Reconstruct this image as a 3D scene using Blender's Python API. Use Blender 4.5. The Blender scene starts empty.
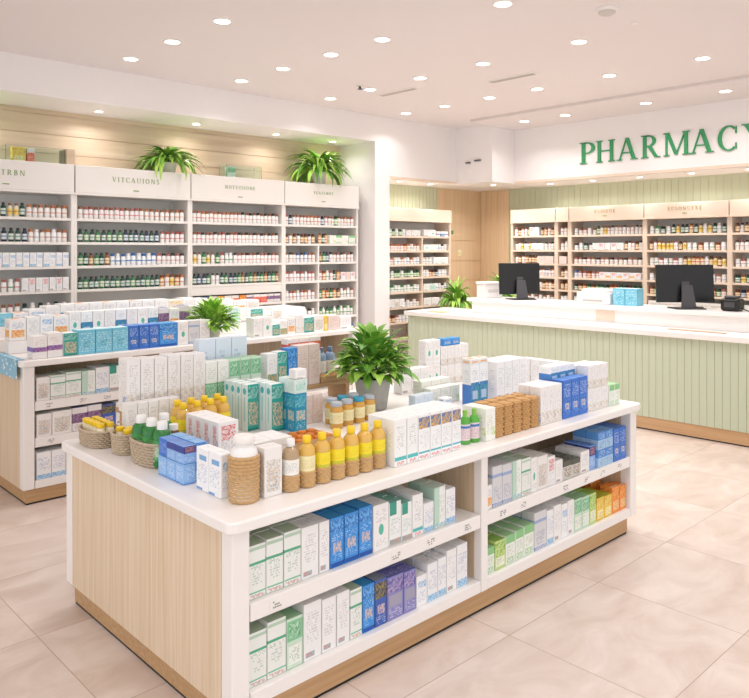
import bpy, bmesh, math, random
from mathutils import Vector, Matrix
random.seed(11)
S = bpy.context.scene
COL = S.collection
PI = math.pi

# ------------------------------------------------------------------ materials
def lin(h):
    h = h.lstrip('#')
    o = []
    for i in (0, 2, 4):
        c = int(h[i:i+2], 16)/255
        o.append(c/12.92 if c <= .04045 else ((c+.055)/1.055)**2.4)
    return (*o, 1)

MATS = {}
def newmat(name):
    m = bpy.data.materials.new(name); m.use_nodes = True
    nt = m.node_tree
    return m, nt, nt.nodes['Principled BSDF']

def mat(name, color, rough=.5, metal=0, spec=.5, emit=0, trans=0, coat=0, noise=0, nscale=20, ior=1.45):
    if name in MATS: return MATS[name]
    m, nt, p = newmat(name)
    p.inputs['Base Color'].default_value = lin(color)
    p.inputs['Roughness'].default_value = rough
    p.inputs['Metallic'].default_value = metal
    p.inputs['Specular IOR Level'].default_value = spec
    p.inputs['Coat Weight'].default_value = coat
    p.inputs['IOR'].default_value = ior
    if trans: p.inputs['Transmission Weight'].default_value = trans
    if emit:
        p.inputs['Emission Color'].default_value = lin(color)
        p.inputs['Emission Strength'].default_value = emit
    if noise:
        tc = nt.nodes.new('ShaderNodeTexCoord')
        n = nt.nodes.new('ShaderNodeTexNoise'); n.inputs['Scale'].default_value = nscale; n.inputs['Detail'].default_value = 4
        nt.links.new(tc.outputs['Object'], n.inputs['Vector'])
        mx = nt.nodes.new('ShaderNodeMix'); mx.data_type = 'RGBA'
        c = lin(color)
        mx.inputs[6].default_value = tuple(x*(1-noise) for x in c[:3])+(1,)
        mx.inputs[7].default_value = tuple(min(1, x*(1+noise)) for x in c[:3])+(1,)
        nt.links.new(n.outputs['Fac'], mx.inputs[0]); nt.links.new(mx.outputs[2], p.inputs['Base Color'])
    MATS[name] = m
    return m

def wood(name, c1, c2, axis='z', scale=1.0, rough=.5, fine=60, coarse=2.0, groove=0):
    """streaky veneer: noise stretched along one axis"""
    if name in MATS: return MATS[name]
    m, nt, p = newmat(name); N = nt.nodes; L = nt.links
    tc = N.new('ShaderNodeTexCoord'); mp = N.new('ShaderNodeMapping')
    sc = {'x': (coarse, fine, fine), 'y': (fine, coarse, fine), 'z': (fine, fine, coarse)}[axis]
    mp.inputs['Scale'].default_value = tuple(a*scale for a in sc)
    L.new(tc.outputs['Object'], mp.inputs['Vector'])
    n = N.new('ShaderNodeTexNoise'); n.inputs['Scale'].default_value = 1; n.inputs['Detail'].default_value = 5; n.inputs['Roughness'].default_value = .6
    L.new(mp.outputs[0], n.inputs['Vector'])
    r = N.new('ShaderNodeValToRGB'); e = r.color_ramp.elements
    e[0].position = .33; e[0].color = lin(c2); e[1].position = .67; e[1].color = lin(c1)
    L.new(n.outputs['Fac'], r.inputs['Fac']); L.new(r.outputs['Color'], p.inputs['Base Color'])
    p.inputs['Roughness'].default_value = rough
    MATS[name] = m
    return m

def tile_floor():
    m, nt, p = newmat('floor_tile'); N = nt.nodes; L = nt.links
    tc = N.new('ShaderNodeTexCoord'); sp = N.new('ShaderNodeSeparateXYZ'); L.new(tc.outputs['Object'], sp.inputs[0])
    def M(op, a, b=None, c=None):
        n = N.new('ShaderNodeMath'); n.operation = op
        for i, x in enumerate((a, b, c)):
            if x is None: continue
            if isinstance(x, (int, float)): n.inputs[i].default_value = x
            else: L.new(x, n.inputs[i])
        return n.outputs[0]
    gx = M('DIVIDE', M('SUBTRACT', sp.outputs[0], 1.24), .8); gy = M('DIVIDE', M('SUBTRACT', sp.outputs[1], 2.085), .75)
    ax = M('COMPARE', M('FRACT', M('ADD', gx, .5)), .5, .0026); ay = M('COMPARE', M('FRACT', M('ADD', gy, .5)), .5, .0028)
    g = M('MAXIMUM', ax, ay)
    wn = N.new('ShaderNodeTexWhiteNoise'); wn.noise_dimensions = '2D'
    cb = N.new('ShaderNodeCombineXYZ'); L.new(M('FLOOR', gx), cb.inputs[0]); L.new(M('FLOOR', gy), cb.inputs[1]); L.new(cb.outputs[0], wn.inputs['Vector'])
    mp = N.new('ShaderNodeMapping'); mp.inputs['Scale'].default_value = (1.5, 2.6, 1); mp.inputs['Rotation'].default_value = (0, 0, .35); L.new(tc.outputs['Object'], mp.inputs['Vector'])
    va = N.new('ShaderNodeVectorMath'); va.operation = 'MULTIPLY_ADD'; va.inputs[1].default_value = (3, 3, 3)
    L.new(wn.outputs['Color'], va.inputs[0]); L.new(mp.outputs[0], va.inputs[2])
    n = N.new('ShaderNodeTexNoise'); n.inputs['Scale'].default_value = 1.6; n.inputs['Detail'].default_value = 7; n.inputs['Roughness'].default_value = .62; n.inputs['Distortion'].default_value = .8
    L.new(va.outputs[0], n.inputs['Vector'])
    r = N.new('ShaderNodeValToRGB'); e = r.color_ramp.elements
    e[0].position = .3; e[0].color = lin('#CFBBAE'); e[1].position = .68; e[1].color = lin('#E6D9D0')
    L.new(n.outputs['Fac'], r.inputs['Fac'])
    mx = N.new('ShaderNodeMix'); mx.data_type = 'RGBA'; mx.inputs[7].default_value = lin('#B39C8E')
    L.new(g, mx.inputs[0]); L.new(r.outputs['Color'], mx.inputs[6]); L.new(mx.outputs[2], p.inputs['Base Color'])
    p.inputs['Roughness'].default_value = .33; p.inputs['Specular IOR Level'].default_value = .4
    return m

def print_mat(name, base, els, rough=.42):
    """printed packaging: bands, blocks, rows of small print and picture patches laid out in the face's own UV"""
    if name in MATS: return MATS[name]
    m, nt, p = newmat(name); N = nt.nodes; L = nt.links
    p.inputs['Roughness'].default_value = rough
    uv = N.new('ShaderNodeUVMap'); sp = N.new('ShaderNodeSeparateXYZ'); L.new(uv.outputs[0], sp.inputs[0])
    U, V = sp.outputs[0], sp.outputs[1]
    oi = N.new('ShaderNodeObjectInfo')
    def M(op, a, b=None, c=None):
        n = N.new('ShaderNodeMath'); n.operation = op
        for i, x in enumerate((a, b, c)):
            if x is None: continue
            if isinstance(x, (int, float)): n.inputs[i].default_value = x
            else: L.new(x, n.inputs[i])
        return n.outputs[0]
    def rect(u0, u1, v0, v1):
        v = M('COMPARE', V, (v0+v1)/2, (v1-v0)/2)
        if u0 <= 0 and u1 >= 1: return v
        return M('MULTIPLY', M('COMPARE', U, (u0+u1)/2, (u1-u0)/2), v)
    cur = None
    def over(mask, colr):
        nonlocal cur
        mx = N.new('ShaderNodeMix'); mx.data_type = 'RGBA'
        L.new(mask, mx.inputs[0])
        if cur is None: mx.inputs[6].default_value = lin(base)
        else: L.new(cur, mx.inputs[6])
        if isinstance(colr, str): mx.inputs[7].default_value = lin(colr)
        else: L.new(colr, mx.inputs[7])
        cur = mx.outputs[2]
    seed = M('MULTIPLY', oi.outputs['Random'], 97.0)
    for e in els:
        k = e[0]
        if k == 'r': over(rect(*e[1:5]), e[5])
        elif k == 't':
            nl, nc = e[6]*1.25, e[7]*1.6
            row = M('MULTIPLY', V, nl); wn = N.new('ShaderNodeTexWhiteNoise'); wn.noise_dimensions = '3D'
            cb = N.new('ShaderNodeCombineXYZ'); L.new(M('FLOOR', M('MULTIPLY', U, nc)), cb.inputs[0]); L.new(M('FLOOR', row), cb.inputs[1]); L.new(seed, cb.inputs[2])
            L.new(cb.outputs[0], wn.inputs['Vector'])
            mk = M('MULTIPLY', rect(*e[1:5]), M('MULTIPLY', M('COMPARE', M('FRACT', row), .5, .3), M('MULTIPLY', M('GREATER_THAN', wn.outputs['Value'], .5), .5)))
            over(mk, e[5])
        elif k == 'p':
            vo = N.new('ShaderNodeTexVoronoi'); vo.inputs['Scale'].default_value = e[7]*1.7
            cb = N.new('ShaderNodeCombineXYZ'); L.new(U, cb.inputs[0]); L.new(M('MULTIPLY', V, 2.2), cb.inputs[1]); 
            L.new(cb.outputs[0], vo.inputs['Vector'])
            s2 = N.new('ShaderNodeSeparateXYZ'); L.new(vo.outputs['Color'], s2.inputs[0])
            mx = N.new('ShaderNodeMix'); mx.data_type = 'RGBA'; mx.inputs[6].default_value = lin(e[5]); mx.inputs[7].default_value = lin(e[6])
            L.new(M('SMOOTH_MIN', M('MULTIPLY', s2.outputs[0], 1.1), 1.0, .1), mx.inputs[0])
            over(rect(*e[1:5]), mx.outputs[2])
        elif k == 'e':
            du = M('DIVIDE', M('SUBTRACT', U, e[1]), e[3]); dv = M('DIVIDE', M('SUBTRACT', V, e[2]), e[4])
            over(M('LESS_THAN', M('ADD', M('MULTIPLY', du, du), M('MULTIPLY', dv, dv)), 1), e[5])
    if cur is None: p.inputs['Base Color'].default_value = lin(base)
    else: L.new(cur, p.inputs['Base Color'])
    MATS[name] = m
    return m

# ------------------------------------------------------------------ mesh builder
class MB:
    def __init__(s): s.v = []; s.f = []; s.m = []; s.uv = {}
    def quad(s, a, b, c, d, m=0):
        i = len(s.v); s.v += [a, b, c, d]; s.f.append((i, i+1, i+2, i+3)); s.m.append(m)
    def box(s, x0, x1, y0, y1, z0, z1, m=0):
        i = len(s.v)
        s.v += [(x0,y0,z0),(x1,y0,z0),(x1,y1,z0),(x0,y1,z0),(x0,y0,z1),(x1,y0,z1),(x1,y1,z1),(x0,y1,z1)]
        for q in ((0,3,2,1),(4,5,6,7),(0,1,5,4),(1,2,6,5),(2,3,7,6),(3,0,4,7)):
            s.f.append(tuple(i+k for k in q)); s.m.append(m)
        return s
    def prism(s, pts, z0, z1, m=0):
        n = len(pts); i = len(s.v)
        s.v += [(x, y, z0) for x, y in pts]+[(x, y, z1) for x, y in pts]
        s.f.append(tuple(i+k for k in reversed(range(n)))); s.m.append(m)
        s.f.append(tuple(i+n+k for k in range(n))); s.m.append(m)
        for k in range(n):
            j = (k+1) % n; s.f.append((i+k, i+j, i+n+j, i+n+k)); s.m.append(m)
        return s
    def lathe(s, prof, seg=14, cx=0, cy=0, mats=None, sx=1, sy=1, power=2.0, wig=None):
        """prof: [(r, z)], mats: one index per profile segment"""
        rings = []
        for j, (r, z) in enumerate(prof):
            if r <= 1e-6:
                s.v.append((cx, cy, z)); rings.append([len(s.v)-1]); continue
            ring = []
            for k in range(seg):
                a = 2*PI*k/seg; ca, sa = math.cos(a), math.sin(a)
                q = 1 if power == 2 else (abs(ca)**power+abs(sa)**power)**(-1/power)
                rr = r*q+(wig(a, j, z) if wig else 0)
                s.v.append((cx+rr*ca*sx, cy+rr*sa*sy, z)); ring.append(len(s.v)-1)
            rings.append(ring)
        for j in range(len(prof)-1):
            a, b = rings[j], rings[j+1]; mi = mats[j] if mats else 0
            for k in range(seg):
                l = (k+1) % seg
                if len(a) == 1 and len(b) == 1: continue
                if len(a) == 1: s.f.append((a[0], b[l], b[k])); s.uv[len(s.f)-1] = None
                elif len(b) == 1: s.f.append((a[k], a[l], b[0])); s.uv[len(s.f)-1] = None
                else:
                    s.f.append((a[k], a[l], b[l], b[k])); s.uv[len(s.f)-1] = (k/seg, (k+1)/seg, j)
                s.m.append(mi)
        return s
    def tube(s, pts, r, seg=6, m=0):
        pts = [Vector(p) for p in pts]; rings = []
        for i, p in enumerate(pts):
            t = (pts[min(i+1, len(pts)-1)]-pts[max(i-1, 0)]).normalized()
            u = t.cross(Vector((0, 0, 1)) if abs(t.z) < .9 else Vector((1, 0, 0))).normalized(); w = t.cross(u)
            rr = r[i] if isinstance(r, (list, tuple)) else r
            ring = []
            for k in range(seg):
                a = 2*PI*k/seg; s.v.append(tuple(p+u*math.cos(a)*rr+w*math.sin(a)*rr)); ring.append(len(s.v)-1)
            rings.append(ring)
        for a, b in zip(rings, rings[1:]):
            for k in range(seg):
                l = (k+1) % seg; s.f.append((a[k], a[l], b[l], b[k])); s.m.append(m)
        s.f.append(tuple(reversed(rings[0]))); s.m.append(m); s.f.append(tuple(rings[-1])); s.m.append(m)
        return s
    def mesh(s, name, mats, smooth=False, angle=.7):
        me = bpy.data.meshes.new(name); me.from_pydata(s.v, [], s.f)
        for x in (mats if isinstance(mats, (list, tuple)) else [mats]): me.materials.append(x)
        me.polygons.foreach_set('material_index', s.m)
        if smooth:
            me.polygons.foreach_set('use_smooth', [True]*len(s.f))
            me.set_sharp_from_angle(angle=angle)
        me.update()
        return me
    def build(s, name, mats, parent=None, smooth=False, bevel=0, segs=2, loc=None, angle=.7):
        o = bpy.data.objects.new(name, s.mesh(name, mats, smooth, angle)); COL.objects.link(o)
        if parent: o.parent = parent
        if loc: o.location = loc
        if bevel:
            b = o.modifiers.new('edge', 'BEVEL'); b.width = bevel; b.segments = segs; b.limit_method = 'ANGLE'
        return o

USED = {}
def tag(o, label, cat, group=None):
    o['label'] = label; o['category'] = cat
    if group: o['group'] = group
    n = len(label.replace('-', ' ').split())
    if n > 16 or n < 4: print('LABEL LENGTH', n, label)
    if label in USED: print('LABEL TWICE', label)
    USED[label] = 1
    return o
def thing(name, loc, label, cat, group=None, rz=0):
    o = bpy.data.objects.new(name, None); COL.objects.link(o); o.empty_display_size = .05
    o.location = loc; o.rotation_euler = (0, 0, rz)
    return tag(o, label, cat, group)
def struct(name, mb, m, bevel=0):
    o = mb.build(name, m, bevel=bevel); o['kind'] = 'structure'; return o

ONES = 'first second third fourth fifth sixth seventh eighth ninth tenth eleventh twelfth thirteenth fourteenth fifteenth sixteenth seventeenth eighteenth nineteenth'.split()
def nth(i):
    if i < 19: return ONES[i]
    if i == 19: return 'twentieth'
    if i < 29: return 'twenty-'+ONES[i-20]
    return 'thirtieth' if i == 29 else 'thirty-'+ONES[i-30]

# ------------------------------------------------------------------ palette
WHITE = mat('white_paint', '#F3EEEA', .5)
CEIL = mat('ceiling_paint', '#F1E8E8', .8, spec=.2)
WALL = mat('wall_paint', '#F5F0EF', .75, spec=.2)
LAM = mat('white_laminate', '#F6F2EF', .3)
SHELFW = mat('shelf_white', '#F1ECE7', .45)
BACKP = mat('shelf_back', '#E8E6E3', .6)
CREAM = mat('cream_laminate', '#EBD6C3', .45)
OAK = wood('pale_oak', '#EAD7BF', '#D9BF9F', 'z', 1, .5, 55, 1.2)
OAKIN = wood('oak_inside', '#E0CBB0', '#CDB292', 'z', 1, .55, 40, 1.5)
PLINTH = wood('plinth_oak', '#CBA67C', '#B89065', 'x', 1, .5, 45, 1.4)
PLINTHY = wood('plinth_oak_side', '#D3AE86', '#C2996E', 'y', 1, .5, 45, 1.4)
WALLWOOD = wood('wall_wood', '#E0CCB2', '#CFB79A', 'x', 1, .55, 14, .8)
TANWOOD = wood('tan_wood', '#EBD0AE', '#DFBF99', 'z', 1, .5, 30, 1.0)
SAGE = mat('sage_panel', '#C6CEB6', .55)
SAGEW = mat('sage_wall', '#C9CFB3', .6)
GREENLET = mat('green_letter', '#3E9A63', .4)
OLIVELET = mat('olive_letter', '#8EA76A', .5)
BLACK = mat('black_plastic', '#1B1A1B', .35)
DGREY = mat('dark_grey_plastic', '#4A494D', .35)
MIDGREY = mat('grey_print', '#9C9A9C', .6)
GLASS = mat('clear_glass', '#F4FFFB', .03, trans=1, ior=1.3)
LEAF = mat('leaf_green', '#80B544', .45, noise=.35, nscale=9)
LEAF2 = mat('leaf_bright', '#A9D35C', .45, noise=.35, nscale=9)
LEAF3 = mat('leaf_deep', '#5E9A38', .45, noise=.3, nscale=9)
SOIL = mat('soil', '#4A3A2C', .9)
POTG = mat('pot_grey', '#B9B7B3', .6, noise=.08, nscale=30)
POTW = mat('pot_white', '#E9E4DE', .5)
WICK = mat('wicker', '#CDA878', .8, noise=.22, nscale=60)
STRAW = mat('straw', '#C89C66', .8, noise=.3, nscale=70)
WICKD = mat('wicker_grey', '#C4B199', .8, noise=.35, nscale=90)

# ------------------------------------------------------------------ camera
cam = bpy.data.cameras.new('camera'); co = bpy.data.objects.new('camera', cam); COL.objects.link(co)
cam.sensor_width = 36; cam.lens = 36*744/749; cam.shift_y = -100/749; cam.clip_start = .05
yaw = math.radians(90-46.55)                       # +X lies 46.55 degrees to the right of the view
co.location = (0, 0, 1.8); co.rotation_euler = (PI/2, 0, -math.radians(90)+math.radians(46.55))
S.camera = co

# ------------------------------------------------------------------ room
H = 3.6
XB, YB = 9.95, 7.98
struct('floor', MB().box(-3, XB+.2, -3, YB+.2, -.1, 0), tile_floor())
struct('ceiling', MB().box(-3, XB+.2, -3, YB+.2, H, H+.1), CEIL)
wl = MB()                                           # plank wall of the niche above the left shelving
z = 0
while z < 3.25:
    wl.box(-3, 6.89, YB, YB+.2, z, min(z+.192, 3.25)); z += .2
wl.box(-3, 6.89, YB+.009, YB+.2, 0, 3.25)
struct('wall_left', wl, WALLWOOD)
struct('wall_left_bulkhead', MB().box(-3, 6.89, 7.265, YB+.2, 3.25, H), WALL)
struct('wall_left_pillar', MB().box(6.89, 7.166, 7.265, YB+.2, 0, H), WALL)
struct('wall_recess_bulkhead', MB().box(7.166, 8.566, 7.265, YB+.2, 2.77, H), WALL)
struct('wall_corner_bulkhead', MB().box(8.566, XB+.2, 6.59, YB+.2, 2.77, H), WALL)
struct('wall_back_bulkhead', MB().box(9.12, XB+.2, -3, 6.59, 2.77, H), WALL)
struct('ceiling_strip', MB().box(8.08, 9.12, -3, 6.59, H-.04, H), CEIL)
# recess wall: sage part then tan wood with drawer-like grooves
rw = MB(); x = 7.166
while x < 8.88: rw.box(x, min(x+.076, 8.88), 7.9, YB+.2, 0, 2.77); x += .08
rw.box(7.166, 8.88, 7.906, YB+.2, 0, 2.77)
struct('wall_recess', rw, SAGEW)
tw = MB()
for z0, z1 in ((0, .55), (.562, .95), (.962, 1.28), (1.292, 1.6), (1.612, 1.93), (1.942, 2.2), (2.212, 2.77)):
    tw.box(8.88, XB, 7.9, YB+.2, z0, z1)
tw.box(8.88, XB, 7.91, YB+.2, 0, 2.77)
struct('wall_recess_wood', tw, TANWOOD)
bw = MB(); y = 7.31
while y < 7.9: bw.box(XB, XB+.2, y, min(y+.115, 7.9), 0, 2.77); y += .118
bw.box(XB+.006, XB+.2, 7.31, YB+.2, 0, 2.77)
struct('wall_back_wood', bw, TANWOOD)
bg = MB(); y = -3
while y < 7.30: bg.box(XB, XB+.2, y, min(y+.096, 7.305), 0, 2.77); y += .10
bg.box(XB+.008, XB+.2, -3, 7.305, 0, 2.77)
struct('wall_back', bg, SAGEW)
struct('trim_3', MB().box(8.07, 8.0795, -3, 6.585, H-.03, H), mat('shadow_gap', '#DDD4CF', .7))
struct('trim_1', MB().box(7.166, 8.566, 7.25, 7.275, 2.765, 2.80), CREAM)
struct('trim_2', MB().box(9.105, 9.13, -3, 6.59, 2.765, 2.80), CREAM)

# ------------------------------------------------------------------ lights
TRIM = mat('light_trim', '#FBF7F2', .5)
LENS = mat('light_lens', '#FFF6EA', .5, emit=9)
def lamp(parent, power, size=.14, spread=150, z=-.02, color=(1, .982, .975)):
    l = bpy.data.lights.new('lamp', 'AREA'); l.shape = 'DISK'; l.size = size; l.energy = power; l.color = color; l.spread = math.radians(spread)
    o = bpy.data.objects.new('lamp', l); COL.objects.link(o); o.parent = parent; o.location = (0, 0, z)
def ring_meshes(r):
    a = MB().lathe([(r, 0), (r*1.25, 0), (r*1.25, -.006), (r*1.0, -.009), (r, 0)], 24).mesh('trim_ring', TRIM, True)
    b = MB().lathe([(0, -.002), (r, -.002), (r, -.006), (0, -.006)], 24).mesh('lens', LENS)
    return a, b
RM, RS = ring_meshes(.062), ring_meshes(.042)
def downlight(x, y, z, label, group, power, small=False):
    t = thing('ceiling_downlight', (x, y, z-.001), label, 'ceiling light', group)
    for nm, me in zip(('trim_ring', 'lens'), RS if small else RM):
        o = bpy.data.objects.new(nm, me); COL.objects.link(o); o.parent = t
    if power: lamp(t, power, .08 if small else .12, 150 if small else 128)
PW = 6.8
DL = [(3.16, (3.5, 4.3, 5.08, 5.88, 6.68)), (4.43, (3.31, 4.58, 5.26, 6.0, 6.74)), (5.72, (3.46, 4.51, 5.34, 6.11, 6.80)), (7.06, (2.96, 3.92, 4.80, 5.47, 6.17, 6.85))]
rown = ['row over the near island', 'second row from the shelving end', 'third row from the shelving end', 'row nearest the counter']
for (x, ys), rn in zip(DL, rown):
    for i, y in enumerate(ys):
        if x < 3.2 and i < 2: continue
        downlight(x, y, H, f'round recessed ceiling light, {nth(len(ys)-1-i)} from the wall, {rn}', 'main ceiling downlights', PW*(.5 if y > 6.5 else 1))
for i, y in enumerate((6.0, 5.36, 4.25, 3.32, 2.2)):
    downlight(8.52, y, H-.04, f'recessed light in lowered ceiling strip before the sign, {nth(i)} from the corner', 'ceiling strip downlights', PW*.7)
for i, x in enumerate((2.1, 3.27, 4.42, 5.55, 6.48)):
    downlight(x, 7.66, 3.25, f'small light in niche soffit above left shelving, {nth(i)} from left', 'niche soffit lights', 3, True)
for i, y in enumerate((6.2, 5.5, 4.8, 4.1, 3.4, 2.7)):
    downlight(9.45, y, 2.77, f'tiny soffit light under the pharmacy sign, {nth(i)} from the corner', 'pharmacy soffit lights', 3.5, True)
for i, x in enumerate((7.55, 8.2)):
    downlight(x, 7.45, 2.77, f'tiny soffit light above the recess shelves, {nth(i)} from the pillar', 'recess soffit lights', 4.5, True)
downlight(9.0, 6.9, 2.77, 'tiny soffit light in front of the tan wood corner', 'recess soffit lights', 13, True)
# unseen ceiling lamps, added out of view for the light they give
for i, (x, y) in enumerate(((.6, 2.2), (1.9, .8), (.2, .4), (3.16, 1.9), (4.43, 1.9), (5.7, 1.6))):
    downlight(x, y, H, f'added unseen ceiling light out of view, {nth(i)} of the loose cluster', 'added unseen downlights', PW)

t = thing('smoke_detector', (5.10, 2.85, H), 'round white smoke detector on the ceiling above the counter aisle', 'smoke detector')
MB().lathe([(0, -.001), (.085, -.001), (.085, -.015), (.07, -.022), (.0, -.022)], 28).build('base', WHITE, t, True)
MB().lathe([(.062, -.0225), (.062, -.034), (.045, -.045), (0, -.047)], 28).build('sensor_cap', mat('detector_grey', '#D5CDC9', .5), t, True)
for x, y, r, l in ((6.42, 4.68, .0, 'slim white air vent slot in ceiling near the middle lights'), (6.05, 6.0, .0, 'slim white air vent slot in ceiling toward the pillar')):
    t = thing('ceiling_vent', (x, y, H), l, 'vent', 'ceiling vents')
    MB().box(-.06, .06, -.3, .3, -.008, -.001).build('frame', TRIM, t)
    v = MB()
    for k in range(3): v.box(-.04+k*.03, -.022+k*.03, -.28, .28, -.011, -.0085)
    v.build('slats', mat('vent_grey', '#C9BFBA', .6), t)
t = thing('ceiling_sprinkler', (5.53, 6.07, H), 'small dark sprinkler head on the ceiling near the pillar', 'sprinkler')
MB().lathe([(0, -.001), (.045, -.001), (.045, -.008), (0, -.008)], 18).build('rosette', WHITE, t, True)
MB().lathe([(.012, -.0085), (.012, -.03), (.03, -.034), (.03, -.038), (0, -.038)], 14).build('head', DGREY, t, True)
t = thing('ceiling_speaker', (5.58, 2.88, H), 'tiny flush ceiling sensor disc beside the smoke detector', 'sensor')
MB().lathe([(0, -.001), (.03, -.001), (.025, -.008), (0, -.009)], 16).build('disc', WHITE, t, True)
t = thing('wall_sensor', (8.565, 6.93, 3.08), 'pair of small dark fittings on the corner bulkhead', 'sensor')
MB().box(-.03, -.001, -.14, -.03, .0, .02).build('fitting', DGREY, t, bevel=.004)
MB().box(-.03, -.001, .05, .13, -.02, .0).build('fitting', DGREY, t, bevel=.004)

# ------------------------------------------------------------------ lettering
def glyph(ch):
    """strokes of a serif capital, cap height 1: polygons in x (advance) and y"""
    P = []; T, t = .15, .06; s = .045
    def stem(x, w=T, y0=0, y1=1, feet=(1, 1)):
        P.append([(x-w/2, y0), (x+w/2, y0), (x+w/2, y1), (x-w/2, y1)])
        for on, y in zip(feet, (y0, y1-s)):
            if on: P.append([(x-w/2-.085, y), (x+w/2+.085, y), (x+w/2+.085, y+s), (x-w/2-.085, y+s)])
    def bar(x0, x1, y, w=t): P.append([(x0, y-w/2), (x1, y-w/2), (x1, y+w/2), (x0, y+w/2)])
    def diag(x0, y0, x1, y1, w):
        P.append([(x0-w/2, y0), (x0+w/2, y0), (x1+w/2, y1), (x1-w/2, y1)])
    def foot(x, y, w=.3): P.append([(x-w/2, y), (x+w/2, y), (x+w/2, y+s), (x-w/2, y+s)])
    def arc(cx, cy, ro, ri, a0, a1, n=14):
        for k in range(n):
            a, b = a0+(a1-a0)*k/n, a0+(a1-a0)*(k+1)/n
            a, b = math.radians(a), math.radians(b)
            P.append([(cx+ri[0]*math.cos(a), cy+ri[1]*math.sin(a)), (cx+ro[0]*math.cos(a), cy+ro[1]*math.sin(a)), (cx+ro[0]*math.cos(b), cy+ro[1]*math.sin(b)), (cx+ri[0]*math.cos(b), cy+ri[1]*math.sin(b))])
    def bowl(x, y0, y1, rx):
        cy, ry = (y0+y1)/2, (y1-y0)/2
        arc(x, cy, (rx, ry), (rx-T, ry-t), -90, 90); bar(.2, x, y1-t/2); bar(.2, x, y0+t/2)
    if ch == 'P': stem(.2); bowl(.36, .46, 1, .34); w = .76
    elif ch == 'R': stem(.2); bowl(.36, .48, 1, .34); diag(.72, 0, .42, .5, .16); foot(.78, 0, .22); w = .9
    elif ch == 'B': stem(.2); bowl(.36, .5, 1, .3); bowl(.36, 0, .54, .36); w = .78
    elif ch == 'H': stem(.2); stem(.8); bar(.2, .8, .52); w = 1.0
    elif ch == 'A': diag(.12, 0, .46, 1, t); diag(.82, 0, .48, 1, T+.02); bar(.22, .7, .33, .05); foot(.12, 0, .26); foot(.82, 0, .34); w = .98
    elif ch == 'M':
        stem(.18, .08); stem(1.02); diag(.6, .04, .22, 1, T); diag(.6, .04, .98, 1, t); w = 1.2
    elif ch == 'C': arc(.5, .5, (.42, .52), (.27, .46), 48, 312, 22); P.append([(.74, .68), (.79, .68), (.79, .98), (.74, .9)]); P.append([(.74, .12), (.79, .05), (.79, .3), (.74, .3)]); w = .88
    elif ch == 'O': arc(.5, .5, (.44, .52), (.29, .46), 0, 360, 26); w = 1.0
    elif ch == 'Y': diag(.46, .45, .14, 1, T); diag(.46, .45, .78, 1, t); stem(.46, T, 0, .5, (1, 0)); foot(.14, 1-s); foot(.78, 1-s, .24); w = .92
    elif ch == 'V': diag(.46, 0, .14, 1, T); diag(.46, 0, .78, 1, t); foot(.14, 1-s); foot(.78, 1-s, .24); w = .92
    elif ch == 'I': stem(.2); w = .4
    elif ch == 'T': stem(.4, T, 0, 1, (1, 0)); bar(.05, .75, 1-t/2); foot(.07, .82, .05); foot(.73, .82, .05); w = .8
    elif ch == 'E': stem(.2); bar(.2, .64, 1-t/2); bar(.2, .55, .52); bar(.2, .66, t/2); w = .74
    elif ch == 'N': stem(.16, .07, 0, 1, (1, 0)); stem(.84, .07, 0, 1, (0, 1)); diag(.8, 0, .2, 1, T); w = 1.0
    elif ch == 'U': stem(.2, T, .3, 1, (0, 1)); stem(.8, .07, .3, 1, (0, 1)); arc(.48, .32, (.355, .34), (.29, .27), 180, 360, 12); w = 1.0
    elif ch == 'S': arc(.36, .75, (.27, .26), (.16, .19), 20, 270, 14); arc(.36, .26, (.29, .28), (.17, .2), -160, 90, 14); w = .72
    else: w = .4
    return P, w
def letter_mb(ch, hgt, depth, flat=False):
    """upright letter standing in local x (advance) and z, thickness towards -y"""
    P, w = glyph(ch); mb = MB()
    for i, q in enumerate(P):
        d = depth*(1+.004*(i % 5))
        b = len(mb.v); n = len(q)
        mb.v += [(x*hgt, 0, y*hgt) for x, y in q]+[(x*hgt, -d, y*hgt) for x, y in q]
        mb.f.append(tuple(b+k for k in reversed(range(n)))); mb.f.append(tuple(b+n+k for k in range(n)))
        for k in range(n):
            j = (k+1) % n; mb.f.append((b+k, b+j, b+n+j, b+n+k))
        mb.m += [0]*(n+2)
    return mb, w*hgt
def join(mb, other, dx):
    b = len(mb.v); mb.v += [(x+dx, y, z) for x, y, z in other.v]; mb.f += [tuple(i+b for i in f) for f in other.f]; mb.m += other.m
def word_mb(word, hgt, depth, track=.12):
    mb = MB(); x = 0
    for ch in word:
        l, w = letter_mb(ch, hgt, depth); join(mb, l, x); x += w+track*hgt
    x -= track*hgt
    mb.v = [(a-x/2, b, c) for a, b, c in mb.v]
    return mb

sign = thing('wall_sign', (9.12, 5.5, 2.968), 'large green raised serif letters on the white bulkhead above the counter', 'sign')
# on the X = const wall the reading direction runs towards -Y
starts = [5.493, 5.245, 4.925, 4.600, 4.305, 3.955, 3.645, 3.345]
for ch, y0 in zip('PHARMACY', starts):
    mb, w = letter_mb(ch, .29, .018)
    o = mb.build('letter', GREENLET, sign); o.location = (-.001, y0-5.5+.02, 0); o.rotation_euler = (0, 0, -PI/2)
    sx = {'P': .265, 'H': .30, 'A': .285, 'R': .27, 'M': .355, 'C': .27, 'Y': .27}[ch]/w
    o.scale = (sx, 1, 1)

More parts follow.
